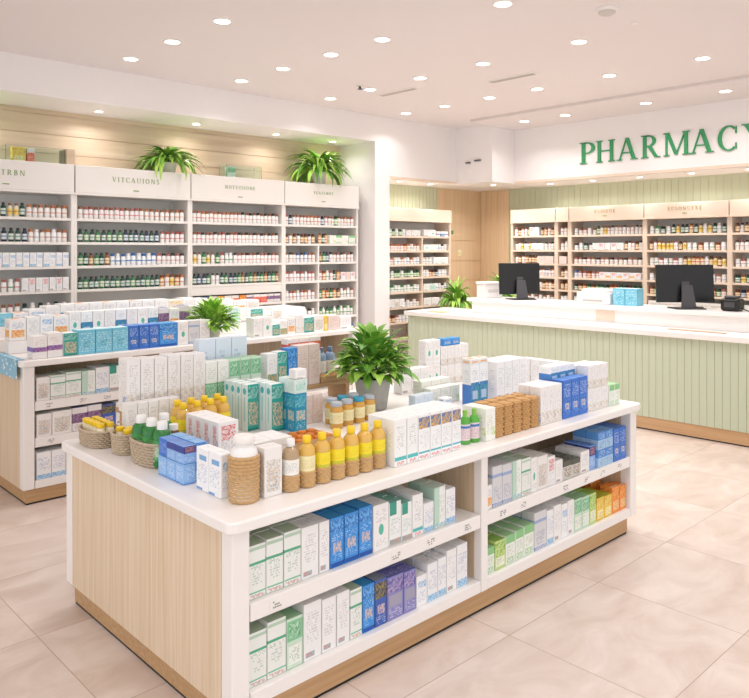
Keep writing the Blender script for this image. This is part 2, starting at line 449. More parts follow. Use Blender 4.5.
# ------------------------------------------------------------------ packaging
def carton_mesh(design, w, d, h):
    key = f'carton_{design}_{w:.3f}_{d:.3f}_{h:.3f}'
    me = bpy.data.meshes.get(key)
    if me: return me
    bm = bmesh.new(); bmesh.ops.create_cube(bm, size=1)
    for v in bm.verts: v.co = ((v.co.x)*w, (v.co.y)*d, (v.co.z+.5)*h)
    bmesh.ops.bevel(bm, geom=bm.edges[:], offset=.0018, segments=1, affect='EDGES')
    uvl = bm.loops.layers.uv.new('UVMap')
    for f in bm.faces:
        n = f.normal; ax = max(range(3), key=lambda i: abs(n[i]))
        f.material_index = 0 if ax == 1 else 1 if ax == 0 else 2
        for l in f.loops:
            c = l.vert.co
            if ax == 1: u = c.x/w+.5 if n.y < 0 else .5-c.x/w; v = c.z/h
            elif ax == 0: u = .5-c.y/d if n.x < 0 else c.y/d+.5; v = c.z/h
            else: u = c.x/w+.5; v = c.y/d+.5
            l[uvl].uv = (min(max(u, .001), .999), min(max(v, .001), .999))
    me = bpy.data.meshes.new(key); bm.to_mesh(me); bm.free()
    for m in DES[design]: me.materials.append(m)
    return me
DES = {}; LOOK = {}
def design(name, look, base, front, side=None, top=None):
    side = front if side is None else side
    tp = [('r', 0, 1, .06, .075, '#B9B4AE'), ('t', .2, .8, .3, .7, '#B9BCC0', 7, 9)] if top is None else top
    DES[name] = (print_mat('print_front_'+name, base, front), print_mat('print_side_'+name, base, side), print_mat('print_top_'+name, base, tp))
    LOOK[name] = look
def txt(c, v0=.15, v1=.8, u0=.15, u1=.85, nl=16, nc=9): return ('t', u0, u1, v0, v1, c, nl, nc)
design('white_plain', 'plain white', '#F4F3F2', [txt('#B9BDC6', .3, .85), ('p', .1, .6, .05, .14, '#D98A8A', '#8FC7C9', 7)], [txt('#C9CBD0', .2, .8, nl=12)])
design('white_teal', 'white teal-footed', '#F5F5F4', [txt('#A7B0B5', .35, .85, .2, .8), ('r', 0, 1, .12, .2, '#58BFC0'), ('p', .2, .8, .02, .1, '#E06A5A', '#F4F4F4', 8)], [txt('#C3C8CC', .3, .8)])
design('white_picture', 'white picture-topped', '#F5F5F5', [('p', 0, 1, .68, .93, '#2F6FB4', '#E8B64A', 6), txt('#B5C0CC', .25, .62), ('r', 0, 1, .14, .18, '#4CB7C4'), ('p', .1, .9, .03, .1, '#D95C5C', '#F4F4F4', 8)], [txt('#C7CBD2', .2, .85)])
design('white_red', 'white red-lettered', '#F5F3F3', [txt('#AAB3C8', .1, .5), ('p', .15, .85, .5, .9, '#F3F3F3', '#D95B62', 9)], [('p', .35, .75, .15, .9, '#F4F4F6', '#D4545E', 10), ('p', .75, .95, .2, .5, '#F4F4F6', '#4A6FC0', 8)])
design('white_blue', 'white blue-printed', '#F5F6F8', [txt('#8FA6D0', .15, .5), ('p', .15, .9, .6, .82, '#7FB3E0', '#F5F6F8', 7)], [('r', .25, .85, .72, .84, '#7DAEDD'), txt('#9AA7C8', .2, .65, .1, .9, 20, 8), ('r', 0, .5, .0, .07, '#86A9DC')])
design('white_spots', 'tall white speckled', '#F2F0F0', [('p', 0, 1, .0, .35, '#F2F0F0', '#D9CDBE', 5), txt('#C4BCB6', .35, .9, .2, .8, 18, 8)], [txt('#C4C2C6', .1, .95, .05, .95, 22, 12), ('p', .5, 1, .05, .3, '#F2F0F0', '#7C93C9', 9)])
design('white_grey', 'grey-white patterned', '#F1EEEB', [('p', .1, .9, .1, .75, '#EFEBE6', '#C9C2BA', 9), txt('#D2A070', .15, .6, .2, .8, 18, 8), txt('#90AFC0', .1, .5, .3, .7, 13, 7)], [('p', .1, .9, .1, .9, '#E9E5E0', '#CFC8C1', 6)])
design('white_mark', 'white crest-marked', '#F6F4F3', [('e', .5, .45, .16, .12, '#5FBFA8'), txt('#BDB9B8', .6, .9, .15, .85, 18, 8), txt('#BDB9B8', .1, .25)], [txt('#C9C6C4', .15, .9)])
design('green_white', 'green-striped white', '#EFF2EE', [('r', 0, 1, .63, .68, '#54AE87'), txt('#3F9272', .54, .62, .1, .9, 24, 10), txt('#9CB5A8', .24, .52, .2, .8, 16, 8), ('r', 0, 1, .1, .13, '#7CC2A2'), ('p', .1, .9, .02, .08, '#C96B60', '#EFF2EE', 8), ('r', 0, 1, .9, .96, '#B9D3BD')], [('r', 0, 1, .62, .68, '#7DBB9B'), txt('#B5C2BA', .2, .55)], [('r', 0, 1, 0, 1, '#B7CBB0'), ('r', 0, 1, .06, .09, '#8DA58A')])
design('green', 'green-fronted', '#CFE6D2', [('r', 0, 1, .55, .95, '#86C79B'), ('p', .15, .85, .6, .9, '#4FA86F', '#BFE2C6', 7), ('r', .1, .9, .08, .45, '#F0F5EC'), txt('#6DA37F', .12, .42, .15, .85, 18, 8)], [txt('#6DAE86', .2, .8)], [('r', 0, 1, 0, 1, '#9CCB9F')])
design('green_low', 'white green-bottomed', '#F1F3EE', [('r', 0, 1, 0, .45, '#77B98A'), ('p', 0, 1, .02, .42, '#5FAE7A', '#BFE0C4', 8), txt('#B9C4BC', .55, .85)], None)
design('sky', 'sky blue', '#8DBBEF', [txt('#EEF5FD', .15, .85, .1, .9, 10, 8), ('r', 0, 1, 0, .08, '#5E97DE')], None, [('r', 0, 1, 0, 1, '#7FB2EA')])
design('lime', 'lime green', '#C8DE8C', [('p', 0, 1, .45, .95, '#79B845', '#DDE9A0', 6), ('r', .1, .9, .1, .42, '#F1F4DF'), txt('#7DA352', .12, .4)], None, [('r', 0, 1, 0, 1, '#8DBB57')])
design('green_mix', 'white green-topped', '#F0F3EC', [('r', 0, 1, .72, 1, '#8FCB8C'), txt('#6FAE7A', .3, .66), ('p', .1, .9, .04, .25, '#7CC17A', '#F0F3EC', 8)], [txt('#9CBFA0', .2, .8)], [('r', 0, 1, 0, 1, '#A4CF9B')])
design('bright_blue', 'bright blue', '#3A92E0', [('p', 0, 1, .7, .95, '#1C63C0', '#74BDF2', 7), ('p', .2, .8, .3, .5, '#4F95DC', '#F2CDB0', 8), txt('#BFE0F7', .15, .32, .1, .9, 18, 8), txt('#D6ECFA', .52, .68, .1, .9, 18, 8), ('r', 0, 1, .02, .1, '#1A53AE')], [('p', 0, 1, 0, 1, '#2A78CC', '#4F9BE0', 5), txt('#A9D3F3', .2, .8)], [('r', 0, 1, 0, 1, '#3A9BD6'), ('r', 0, 1, .06, .1, '#2370AE')])
design('royal_blue', 'royal blue', '#3C74CF', [txt('#DDE9F8', .55, .9, .1, .9, 16, 8), ('p', 0, 1, .12, .5, '#2456B4', '#5C95E2', 6), ('p', .25, .75, .24, .4, '#3C74CF', '#EBD9C6', 8)], [txt('#BFD5F3', .2, .85, .1, .9, 18, 8)], [('r', 0, 1, 0, 1, '#5E90DC')])
design('navy', 'navy and sky-blue', '#8DB7EE', [('r', 0, 1, .58, .97, '#2F3E86'), ('p', .1, .9, .62, .92, '#2F3E86', '#D18B7A', 8), txt('#EEF4FD', .12, .5, .1, .9, 12, 8)], [('r', 0, 1, .58, .97, '#37499A'), txt('#DDE9FA', .12, .5)], [('r', 0, 1, 0, 1, '#5D86CF')])
design('light_blue', 'light blue', '#A9CDEE', [('r', 0, 1, .55, 1, '#4C8FDA'), txt('#F2F7FD', .6, .92, .1, .9, 12, 8), txt('#3767B6', .1, .5, .15, .85, 10, 8)], [('r', 0, 1, .55, 1, '#5F9DE0'), txt('#4672B8', .1, .5)], [('r', 0, 1, 0, 1, '#86B6E6')])
design('purple', 'violet', '#8A88C2', [('p', 0, 1, .62, .95, '#5C5BA6', '#B8A6CC', 6), ('r', .1, .9, .3, .58, '#A6A3B8'), txt('#E4E0EE', .05, .28, .1, .9, 16, 8)], None, [('r', 0, 1, 0, 1, '#6A6CB4'), ('t', .1, .9, .2, .8, '#C9C8E4', 8, 8)])
design('dark_blue', 'dark blue', '#3E61B4', [('p', 0, 1, .6, .95, '#22315F', '#9C8E54', 7), ('p', .2, .8, .26, .46, '#4A6FC0', '#EFCDBC', 8), txt('#D3DFF4', .05, .24, .1, .9, 18, 8)], None, [('r', 0, 1, 0, 1, '#8E97A8')])
design('teal', 'teal', '#2FA79C', [('p', 0, 1, .7, .95, '#1F8F86', '#9ED8CE', 6), ('p', .1, .9, .12, .62, '#229A90', '#E3C8A8', 7), ('r', 0, 1, 0, .06, '#178078')], [('r', 0, 1, 0, 1, '#DFF1F1'), ('e', .5, .85, .28, .07, '#4CB9BC'), ('r', .4, .6, .2, .72, '#A6DADA')], [('r', 0, 1, 0, 1, '#F2F7F6'), ('r', 0, 1, .06, .1, '#B5D6D3')])
design('teal_blue', 'teal-blue', '#1F93B8', [('p', 0, 1, .65, .95, '#1C86AE', '#6CC7D2', 6), ('p', .12, .88, .3, .56, '#3FA9C4', '#E6D6B8', 8), txt('#D9F1F5', .08, .28)], None, [('r', 0, 1, 0, 1, '#BFE3E6')])
design('mint', 'pale mint', '#DDEFEA', [('p', .1, .9, .2, .7, '#8FD0C2', '#DDEFEA', 7), txt('#6FB5A6', .72, .9)], [txt('#9CCFC3', .2, .8)])
design('aqua', 'aqua', '#78C8E2', [txt('#E4F6FA', .1, .9, .06, .94, 9, 14), ('p', .3, .7, .3, .55, '#3FA3C8', '#9FDCE6', 8)], [txt('#D3F0F6', .15, .85)], [('r', 0, 1, 0, 1, '#D5EEF2')])
design('pale_blue', 'pale sky-blue', '#DCE9F6', [txt('#9FBBDD', .4, .8, .15, .6, 10, 8), ('r', 0, 1, 0, .08, '#B4D0EC')], None)
design('pink', 'pinkish beige', '#EBD9D2', [txt('#C39C92', .15, .85, .12, .88, 14, 10)], None)
design('red', 'red and white', '#F3ECE9', [('p', 0, 1, .0, .7, '#DF4B45', '#F08A6E', 5), txt('#FBE3DC', .2, .5)], [('r', 0, 1, 0, .6, '#E2574E')])
design('orange', 'orange', '#F0903A', [('p', 0, 1, .55, .95, '#E06A1E', '#F6B75C', 6), ('r', .12, .88, .12, .46, '#F7C98E'), txt('#B4551A', .14, .44)], None, [('r', 0, 1, 0, 1, '#EE8A3A'), ('r', 0, 1, .1, .25, '#F8D2A4')])
design('yellow', 'yellow', '#F0C93C', [('p', 0, 1, .5, .95, '#E0A92A', '#F7E07A', 6), ('r', .12, .88, .1, .45, '#F9EBB0'), txt('#A8801E', .12, .42)], None, [('r', 0, 1, 0, 1, '#B7B83C')])
design('orange_mark', 'white orange-marked', '#F5F3F1', [('p', .1, .9, .15, .5, '#EE8B3A', '#F3D9A8', 6), txt('#6F86C6', .55, .85)], None, [('r', .2, .7, .2, .8, '#F2A25A')])
design('purple_mark', 'white violet-banded', '#F5F2F1', [('r', 0, 1, .3, .5, '#7A63B8'), ('p', 0, 1, .3, .5, '#5A4FA8', '#C58BA8', 6), txt('#C9BFBA', .55, .85)], [('r', 0, 1, .3, .5, '#8A74BF'), txt('#A9A6B8', .1, .28)])
design('blue_foot', 'white blue-footed', '#F4F5F6', [('p', 0, 1, .0, .55, '#2E6FC4', '#4FA3A0', 5), ('r', .2, .8, .15, .35, '#B7CBE9'), txt('#B0B6C4', .6, .85)], [('r', 0, 1, 0, .5, '#4A83CF'), txt('#C0C6D0', .55, .85)])
design('teal_foot', 'white teal-orange-footed', '#F4F3F2', [('p', 0, 1, .05, .45, '#3D9E8F', '#E0B070', 6), txt('#BDBDC2', .55, .85)], [txt('#C9C8CC', .3, .8)])
design('white_lime', 'white lime-dotted', '#F3F4EC', [('p', .6, .95, .15, .4, '#A6C94A', '#F3F4EC', 9), txt('#B9C09E', .2, .8, .1, .7, 12, 9)], None)
design('stripe', 'dark-topped striped', '#D6D2CB', [('r', 0, 1, .7, 1, '#565A50'), ('p', .1, .9, .1, .65, '#E3DED6', '#8E7F72', 6)], None, [('r', 0, 1, 0, 1, '#5B6152'), ('t', .1, .9, .1, .9, '#B9BCA8', 6, 6)])
design('plum', 'plum and white', '#E9E4E6', [('r', 0, 1, .35, .75, '#5E4470'), ('p', 0, 1, .35, .75, '#5E4470', '#A884A4', 6), txt('#A39AA6', .08, .3)], None, [('r', 0, 1, 0, 1, '#7F86A6')])
design('teal_top', 'white teal-topped', '#F3F5F4', [('r', 0, .6, .7, 1, '#3E9E8C'), txt('#97B4B4', .25, .62, .1, .9, 18, 9), ('p', 0, 1, .02, .14, '#4FB3C0', '#E3A08A', 8)], [txt('#B9C6C6', .2, .8)], [('r', 0, 1, 0, 1, '#7FBDAE'), ('r', 0, 1, .5, .54, '#4F8F80')])
design('mint_tall', 'pale green-sided', '#F1F4F1', [txt('#A9B8B0', .2, .8), ('r', 0, .45, .0, 1, '#C2DFD0'), ('p', 0, 1, .02, .12, '#4FB3C0', '#EDEDED', 8)], [('r', 0, 1, 0, 1, '#B9D8C6')], [('r', 0, 1, 0, 1, '#C9DDCF')])
design('cream', 'cream', '#F1E8DA', [txt('#BDA78A', .2, .7), ('p', .1, .9, .7, .9, '#E2C46A', '#F1E8DA', 6)], None)
design('grey_foil', 'silver-grey', '#DADADD', [txt('#7F93B8', .15, .5), ('r', 0, 1, .72, .8, '#9DB0D4'), ('p', 0, 1, 0, .1, '#5F86C8', '#DADADD', 8)], None)
design('blue_base', 'white blue-based', '#F2F3F5', [txt('#8E9CC4', .3, .8, .1, .9, 18, 9), ('p', 0, 1, .0, .18, '#5AA9DC', '#C9DFF0', 7)], [txt('#B5BBCB', .2, .8)])

CN = [0]
def carton(dz, dims, x, y, z, label, group, name=None, cat='carton', jig=.02):
    """carton standing with its base centre at x, y, z"""
    name = name or ('small_box' if dims[2] < .125 else 'carton')
    if name == 'small_box': label = label.replace(' carton', ' box', 1); cat = 'box'
    o = bpy.data.objects.new(name, carton_mesh(dz, *dims)); COL.objects.link(o)
    o.location = (x, y, z+.0005); o.rotation_euler = (0, 0, random.uniform(-jig, jig))
    CN[0] += 1
    return tag(o, label, cat, group)

def block(dz, dims, x0, y0, z, nx, ny, nz, where, group, gap=.003, look=None, jig=.012):
    """nx by ny by nz cartons; x0, y0 is the corner nearest the camera; where names the spot"""
    w, d, h = dims; L = look or LOOK[dz]
    n = nx*ny*nz
    for k in range(nz):
        for j in range(ny):
            for i in range(nx):
                s = ''
                if nx > 1: s += f', {nth(i)} from left'
                if ny > 1: s += f', {nth(j)} row'
                if nz > 1: s += ', '+(['bottom', 'top'] if nz == 2 else ['bottom', 'middle', 'top'])[k]+' layer'
                carton(dz, dims, x0+w/2+i*(w+gap), y0+d/2+j*(d+gap), z+k*(h+.001), f'{L} carton{s}, {where}', group, jig=jig)

# ------------------------------------------------------------------ islands
def island(name, x0, x1, y0, y1, top, shelves, bays, label, plinth=.11, tags=()):
    t = thing(name, (x0, y0, 0), label, 'display island')
    L, W = x1-x0, y1-y0
    r = .04; o_ = .012; mb = MB(); pts = []
    for cx, cy, a in ((r-o_, r-o_, 180), (L-r+o_, r-o_, 270), (L-r+o_, W-r+o_, 0), (r-o_, W-r+o_, 90)):
        for k in range(7): 
            q = math.radians(a+15*k); pts.append((cx+r*math.cos(q), cy+r*math.sin(q)))
    mb.prism(pts, top-.045, top); mb.build('countertop', LAM, t, bevel=.008, segs=3)
    e = .015
    # end panels of streaky oak with a white upright frame at the open long sides
    for xa, xb in ((e, e+.03), (L-e-.03, L-e)):
        p = MB().box(xa, xb, e+.075, W-e-.075, plinth, top-.046).build('end_panel', OAK, t)
        fr = MB(); fr.box(xa-.002, xb+.04, e, e+.073, plinth, top-.046); fr.box(xa-.002, xb+.04, W-e-.073, W-e, plinth, top-.046)
        q = MB(); q.box(xa-.002 if xa < .5 else xa-.045, xb+.045 if xa < .5 else xb+.002, e, e+.073, plinth, top-.046).build('corner_post', LAM, t, bevel=.006)
        q = MB(); q.box(xa-.002 if xa < .5 else xa-.045, xb+.045 if xa < .5 else xb+.002, W-e-.073, W-e, plinth, top-.046).build('corner_post', LAM, t, bevel=.006)
    for bx in bays:
        dv = MB().box(bx-.025, bx+.025, e, .5, plinth, top-.046).build('divider', LAM, t, bevel=.003)
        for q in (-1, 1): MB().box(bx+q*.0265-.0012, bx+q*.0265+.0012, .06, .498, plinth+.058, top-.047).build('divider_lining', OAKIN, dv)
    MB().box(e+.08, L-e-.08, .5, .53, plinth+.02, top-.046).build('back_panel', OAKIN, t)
    # oak lining on the inner cheeks
    for xa in (e+.0755, L-e-.0785):
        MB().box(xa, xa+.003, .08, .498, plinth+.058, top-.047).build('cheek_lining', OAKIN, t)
    edges = [e+.08]+[v for b in bays for v in (b-.028, b+.028)]+[L-e-.08]
    for s0, s1 in zip(edges[::2], edges[1::2]):
        MB().box(s0, s1, e+.002, .499, plinth, plinth+.055).build('bottom_shelf', LAM, t, bevel=.003)
        for z in shelves:
            sh = MB().box(s0, s1, e+.004, .499, z-.066, z).build('shelf', LAM, t, bevel=.003)
            n = max(2, int((s1-s0)/.2))
            for k in range(n):
                if random.random() < .25: continue
                xx = s0+(k+.5)*(s1-s0)/n+random.uniform(-.03, .03)
                m = MB(); m.box(xx-.03, xx+.03, e+.0025, e+.0036, z-.052, z-.015, 0)
                for q in range(3):
                    for c in range(6):
                        if random.random() < .6: m.box(xx-.024+c*.008, xx-.018+c*.008, e+.0018, e+.0026, z-.047+q*.010, z-.041+q*.010, 1)
                m.build('price_tag', [LAM, MIDGREY], sh)
    MB().box(.04, L-.09, .04, W-.06, .013, plinth-.001).build('plinth', PLINTH, t)
    MB().box(.043, L-.093, .043, W-.063, 0, .0128).build('base_strip', BLACK, t)  # black strip painted in as the contact shadow under the plinth
    return t
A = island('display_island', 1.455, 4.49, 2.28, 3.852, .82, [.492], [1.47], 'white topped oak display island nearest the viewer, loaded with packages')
AX, AY, AZ = 1.455, 2.28, .8205

def shelf_run(items, x0, x1, yf, z, where, group, rows=2, skip=()):
    """items: (design, height, weight); cartons side by side facing -Y, the same again behind"""
    tot = sum(i[2] for i in items); x = x0
    for k, it in enumerate(items):
        dz, h, wt = it[:3]; w = (x1-x0)*wt/tot
        d = .085
        for r in range(1 if k in skip else rows):
            hh = h
            lab = f'{LOOK[dz]} carton, {nth(k)} from left, {where}' if r == 0 else f'{LOOK[dz]} carton behind the {nth(k)} front one, {where}'
            yy = yf+(it[3] if len(it) > 3 else 0)+r*(d+.004)
            carton(dz, (w-.005, d, hh), x+w/2, yy+d/2, z, lab, group, jig=.015)
        x += w
SH1, SH0 = .4925, .1655
G = 'cartons on the near island shelves'
shelf_run([('green_white', .2, 1.0), ('green_white', .205, 1.0), ('green_white', .21, 1.05), ('white_plain', .205, 1.1), ('white_plain', .205, .7), ('bright_blue', .205, .95), ('bright_blue', .205, 1.0), ('bright_blue', .21, 1.0), ('white_mark', .2, 1.2), ('teal_top', .19, .95), ('teal_top', .17, .85), ('white_teal', .19, .9), ('blue_base', .135, .9), ('mint_tall', .19, 1.0), ('blue_base', .165, .9)],
          1.557, 2.74, 2.325, SH1, 'upper shelf, first bay, near island', G, skip=(12,))
shelf_run([('green_white', .2, 1.05), ('green_white', .215, 1.1), ('green', .195, 1.0), ('white_plain', .225, 1.15), ('white_plain', .215, .95), ('white_plain', .215, .9), ('green_white', .205, .85), ('bright_blue', .2, .9), ('dark_blue', .2, .9), ('purple', .19, 1.25), ('purple', .185, 1.0), ('white_blue', .14, .9), ('blue_base', .175, .9), ('blue_base', .18, .75), ('white_plain', .2, .9), ('blue_base', .205, 1.0)],
          1.557, 2.83, 2.325, SH0, 'lower shelf, first bay, near island', G, skip=(0, 1, 4, 5, 6, 7, 8, 11, 15))
shelf_run([('orange_mark', .12, .5), ('grey_foil', .205, 1.0), ('grey_foil', .2, 1.0), ('mint_tall', .2, 1.0), ('green_white', .195, 1.0), ('white_mark', .185, .7), ('white_grey', .18, 1.2), ('white_red', .16, .9), ('white_plain', .125, .9), ('stripe', .105, 1.1), ('stripe', .1, 1.1), ('white_plain', .125, 1.2), ('navy', .14, .8)],
          2.97, 4.01, 2.315, SH1, 'upper shelf, second bay, near island', G, skip=(0, 1, 8))
shelf_run([('green_mix', .13, .8), ('lime', .145, 1.1), ('green_mix', .15, 1.0), ('green_mix', .155, .9), ('green_mix', .16, 1.1), ('grey_foil', .205, 1.45), ('blue_base', .19, .8), ('white_plain', .2, .9), ('white_blue', .19, .8), ('white_plain', .195, .8), ('green', .185, 1.0), ('green', .18, 1.0), ('lime', .18, .9), ('yellow', .135, 1.1), ('yellow', .13, 1.1), ('orange', .16, 1.1), ('orange', .15, 1.0)],
          2.97, 4.39, 2.32, SH0, 'lower shelf, second bay, near island', G, skip=(0, 13, 15, 16))
block('light_blue', (.085, .085, .105), 4.015, 2.30, SH1, 2, 2, 2, 'upper shelf end, near island', G, look='blue half-height')
block('royal_blue', (.075, .085, .2), 4.195, 2.30, SH1, 2, 2, 1, 'upper shelf far end, near island', G, look='slim royal blue')
block('orange', (.14, .1, .2), 4.245, 2.485, SH0, 1, 1, 1, 'behind the front orange cartons, near island', G, look='large orange')

# ---- near island, top: front row along the aisle edge
T = 'near island top'
YF = 2.355
GT = 'cartons on the near island top'
block('white_blue', (.058, .092, .172), 1.565, 2.525, AZ, 1, 2, 1, 'beside the wicker jar', GT)
block('sky', (.055, .072, .085), 1.543, 2.775, AZ, 1, 3, 1, 'lower edge row beside green bottles', GT)
block('royal_blue', (.055, .072, .075), 1.543, 2.92, AZ+.0865, 1, 1, 1, 'upper edge row by the oval basket', GT, look='small royal blue')
block('navy', (.055, .072, .075), 1.543, 2.775, AZ+.0865, 1, 2, 1, 'upper edge row beside green bottles', GT, look='small navy')
block('light_blue', (.055, .072, .08), 1.606, 2.79, AZ, 1, 3, 2, 'inner stack beside green bottles', GT, look='small pale-footed blue')
block('white_red', (.11, .072, .172), 1.845, 3.0, AZ, 1, 4, 1, 'behind the blue stack', GT)
block('white_grey', (.085, .066, .195), 1.694, 2.415, AZ, 1, 1, 1, 'between wicker jar and oil bottles', GT)
block('white_plain', (.095, .07, .185), 1.73, 2.54, AZ, 2, 2, 1, 'behind the wicker jar', GT, look='blank white')
for i, (dz, xa, xb) in enumerate((('white_teal', 2.353, 2.435), ('white_teal', 2.435, 2.51), ('white_picture', 2.51, 2.592), ('white_picture', 2.592, 2.67), ('white_picture', 2.67, 2.748), ('white_picture', 2.748, 2.817))):
    for r in range(2):
        carton(dz, (xb-xa-.004, .085, .212), (xa+xb)/2, YF+.0425+r*.09, AZ, f'tall {LOOK[dz]} carton, {nth(i)} from left, {"front" if r == 0 else "second"} row after the oil bottles', GT, jig=.006)
block('white_lime', (.078, .075, .165), 3.012, YF, AZ, 1, 2, 1, 'between green bottles and wicker packs', GT, look='pale violet-topped')
block('white_spots', (.068, .075, .212), 3.50, YF, AZ, 3, 2, 1, 'after the brown wicker packs', GT, look='white speckled')
block('royal_blue', (.085, .08, .222), 3.722, YF, AZ, 3, 1, 1, 'front of the blue stack', GT, look='tall vivid blue')
block('light_blue', (.085, .08, .205), 3.722, YF+.085, AZ, 3, 1, 1, 'rear of the blue stack', GT, look='tall pale-footed blue')
block('blue_foot', (.085, .08, .085), 3.722, YF+.085, AZ+.206, 3, 1, 1, 'atop the blue stack', GT, look='short blue-footed white')
block('white_spots', (.075, .08, .138), 3.995, YF, AZ, 3, 1, 2, 'two-high pile near the far end', GT, look='white speckled')
block('blue_foot', (.075, .08, .135), 3.995, YF+.085, AZ, 3, 1, 2, 'behind the far end pile', GT, look='blue-footed white')
block('green_mix', (.062, .075, .13), 4.245, YF, AZ, 2, 1, 1, 'far corner of near island', GT, look='small white green-topped')

# ---- middle of the near island
block('teal', (.075, .055, .25), 2.245, 3.36, AZ, 1, 4, 1, 'first teal file', GT, look='tall teal and white')
block('teal', (.08, .055, .255), 2.327, 3.255, AZ, 1, 4, 1, 'second teal file', GT, look='tall teal and white')
block('teal_blue', (.08, .07, .205), 2.415, 3.165, AZ, 1, 2, 1, 'beside the teal files', GT)
block('mint', (.085, .07, .075), 2.413, 3.165, AZ+.2065, 1, 2, 1, 'on the teal-blue cartons', GT)
block('white_plain', (.075, .06, .05), 2.42, 3.166, AZ+.284, 1, 1, 1, 'topmost beside the teal files', GT, look='small flat white')
block('pink', (.07, .06, .16), 2.555, 3.275, AZ, 2, 1, 1, 'behind the honey jars', GT, look='rosy')
block('pale_blue', (.08, .055, .088), 3.275, 3.10, AZ, 2, 1, 1, 'beside the grey plant pot', GT, look='small pale blue')
block('white_blue', (.075, .055, .06), 3.45, 3.02, AZ, 1, 1, 1, 'low in front of the lime-dotted cartons', GT, look='small flat white and blue')
block('white_lime', (.09, .075, .105), 3.44, 3.12, AZ, 3, 1, 1, 'front of middle pile', GT)
block('white_lime', (.09, .075, .14), 3.44, 3.20, AZ, 3, 1, 1, 'rear of middle pile', GT, look='taller white lime-dotted')
block('blue_foot', (.085, .07, .26), 3.62, 2.95, AZ, 2, 1, 1, 'before the lime-dotted pile', GT, look='tall white blue-footed')
block('orange_mark', (.085, .07, .03), 3.62, 2.951, AZ+.2615, 2, 1, 1, 'flat on the tall blue-footed pair', GT, look='flat white orange-marked')
block('white_plain', (.08, .08, .25), 3.86, 2.93, AZ, 4, 2, 1, 'near the blue stack', GT, look='tall blank white')
block('teal_foot', (.07, .08, .21), 4.375, 2.786, AZ, 1, 4, 1, 'along the far end', GT)
block('white_spots', (.075, .07, .138), 4.02, 3.55, AZ, 4, 1, 2, 'rear pile by the plant', GT, look='white speckled')
block('white_mark', (.075, .07, .165), 3.86, 3.55, AZ, 2, 1, 2, 'tall rear pile by the plant', GT)
block('bright_blue', (.09, .07, .05), 4.05, 3.551, AZ+.2785, 2, 1, 1, 'flat on the rear pile', GT, look='flat bright blue')
block('white_plain', (.09, .08, .16), 3.57, 3.5, AZ, 3, 1, 1, 'rear edge beyond the plant', GT, look='medium blank white')

# display riser along the rear edge
R0, R1 = 3.62, 3.842
rt = thing('display_riser', (1.73, R0, AZ), 'low wooden riser on the near island carrying the rear packages', 'riser')
MB().box(0, 1.53, 0, R1-R0, .11, .135).build('board', PLINTH, rt, bevel=.003)
for xx in (.02, .75, 1.47): MB().box(xx, xx+.03, .03, R1-R0-.01, .0005, .1095).build('support', PLINTHY, rt)
RZ = AZ+.136
for i in range(6):
    carton('white_spots', (.073, .1, .276-.004*(i % 3)), 1.735+i*.0765, R0+.065, RZ, f'very tall white speckled carton on the riser, {nth(i)} from left', GT, jig=.01)
for i in range(5):
    carton('green_low' if i < 2 else 'green', (.07, .075, .215), 2.19+i*.074, R0+.045, RZ, f'{"white green-bottomed" if i < 2 else "green-fronted"} carton, {nth(i)} of five on the riser behind the teal files', GT)
for i in range(3):
    carton('pale_blue', (.105, .07, .325), 2.235+i*.108, R0+.165, RZ, f'large pale sky-blue carton, {nth(i)} of three at the riser rear', GT, jig=.01)
for i, (dz, nm, x, w, hh) in enumerate((('teal_foot', 'white teal-footed', 2.60, .07, .22), ('teal', 'bright teal', 2.675, .07, .225), ('bright_blue', 'blue', 2.75, .07, .24), ('pink', 'pinkish beige', 2.832, .085, .25), ('pink', 'pinkish beige', 2.92, .085, .25))):
    carton(dz, (w, .075, hh), x, R0+.045, RZ, f'{nm} carton, {nth(i)} in the mixed riser row', GT)
block('white_teal', (.085, .075, .19), 2.785, R0+.10, RZ, 3, 1, 1, 'riser rear row', GT, look='plain backed')
block('red', (.085, .07, .09), 2.785, R0+.101, RZ+.192, 3, 1, 1, 'on the riser rear row', GT)

# ---- small white cartons behind the first basket
block('teal_foot', (.055, .06, .205), 1.652, 3.535, AZ, 5, 1, 1, 'behind the small baskets', GT, look='slim white')

# ------------------------------------------------------------------ wicker and bottles
def weave_prof(r0, r1, z0, h, rows, deep):
    """strand rows: a groove, then two full-height points for each strand"""
    pr = []; tagp = []
    for i in range(rows):
        for f, g in ((.0, -1), (.2, 0), (.8, 0)):
            q = (i+f)/rows; pr.append((r0+(r1-r0)*q+(g*deep), z0+h*q)); tagp.append(None if g else i)
    pr.append((r1-deep, z0+h)); tagp.append(None)
    return pr, tagp
def wicker_shell(r0, r1, h, k=16, rows=12, amp=.0025, sx=1, sy=1, power=2.0, thick=.006, z0=0):
    pr, tg = weave_prof(r0, r1, z0+.002, h, rows, amp*1.7)
    prof = [(0, z0), (r0-.005, z0)]+pr+[(r1-thick, z0+h+.003), (r1-thick-.001, z0+h-.004), (r0-thick-.001, z0+.006), (0, z0+.006)]
    tg = [None, None]+tg+[None]*4
    return MB().lathe(prof, k*6, sx=sx, sy=sy, power=power, wig=lambda a, j, z: 0 if tg[j] is None else amp*math.sin(k*a+PI*tg[j]))
AMBER = mat('amber_oil', '#E0B456', .12, spec=.6, coat=.3)
YCAP = mat('yellow_cap', '#F8D22A', .35)
YLAB = print_mat('yellow_label', '#F5DF2E', [('t', .05, .95, .3, .7, '#D2B522', 9, 60), ('p', 0, 1, .0, .2, '#8FB03A', '#F1DA3C', 40)])
WLAB = print_mat('white_label', '#F4F1EA', [('t', .05, .95, .2, .8, '#9FB0B8', 9, 60)])
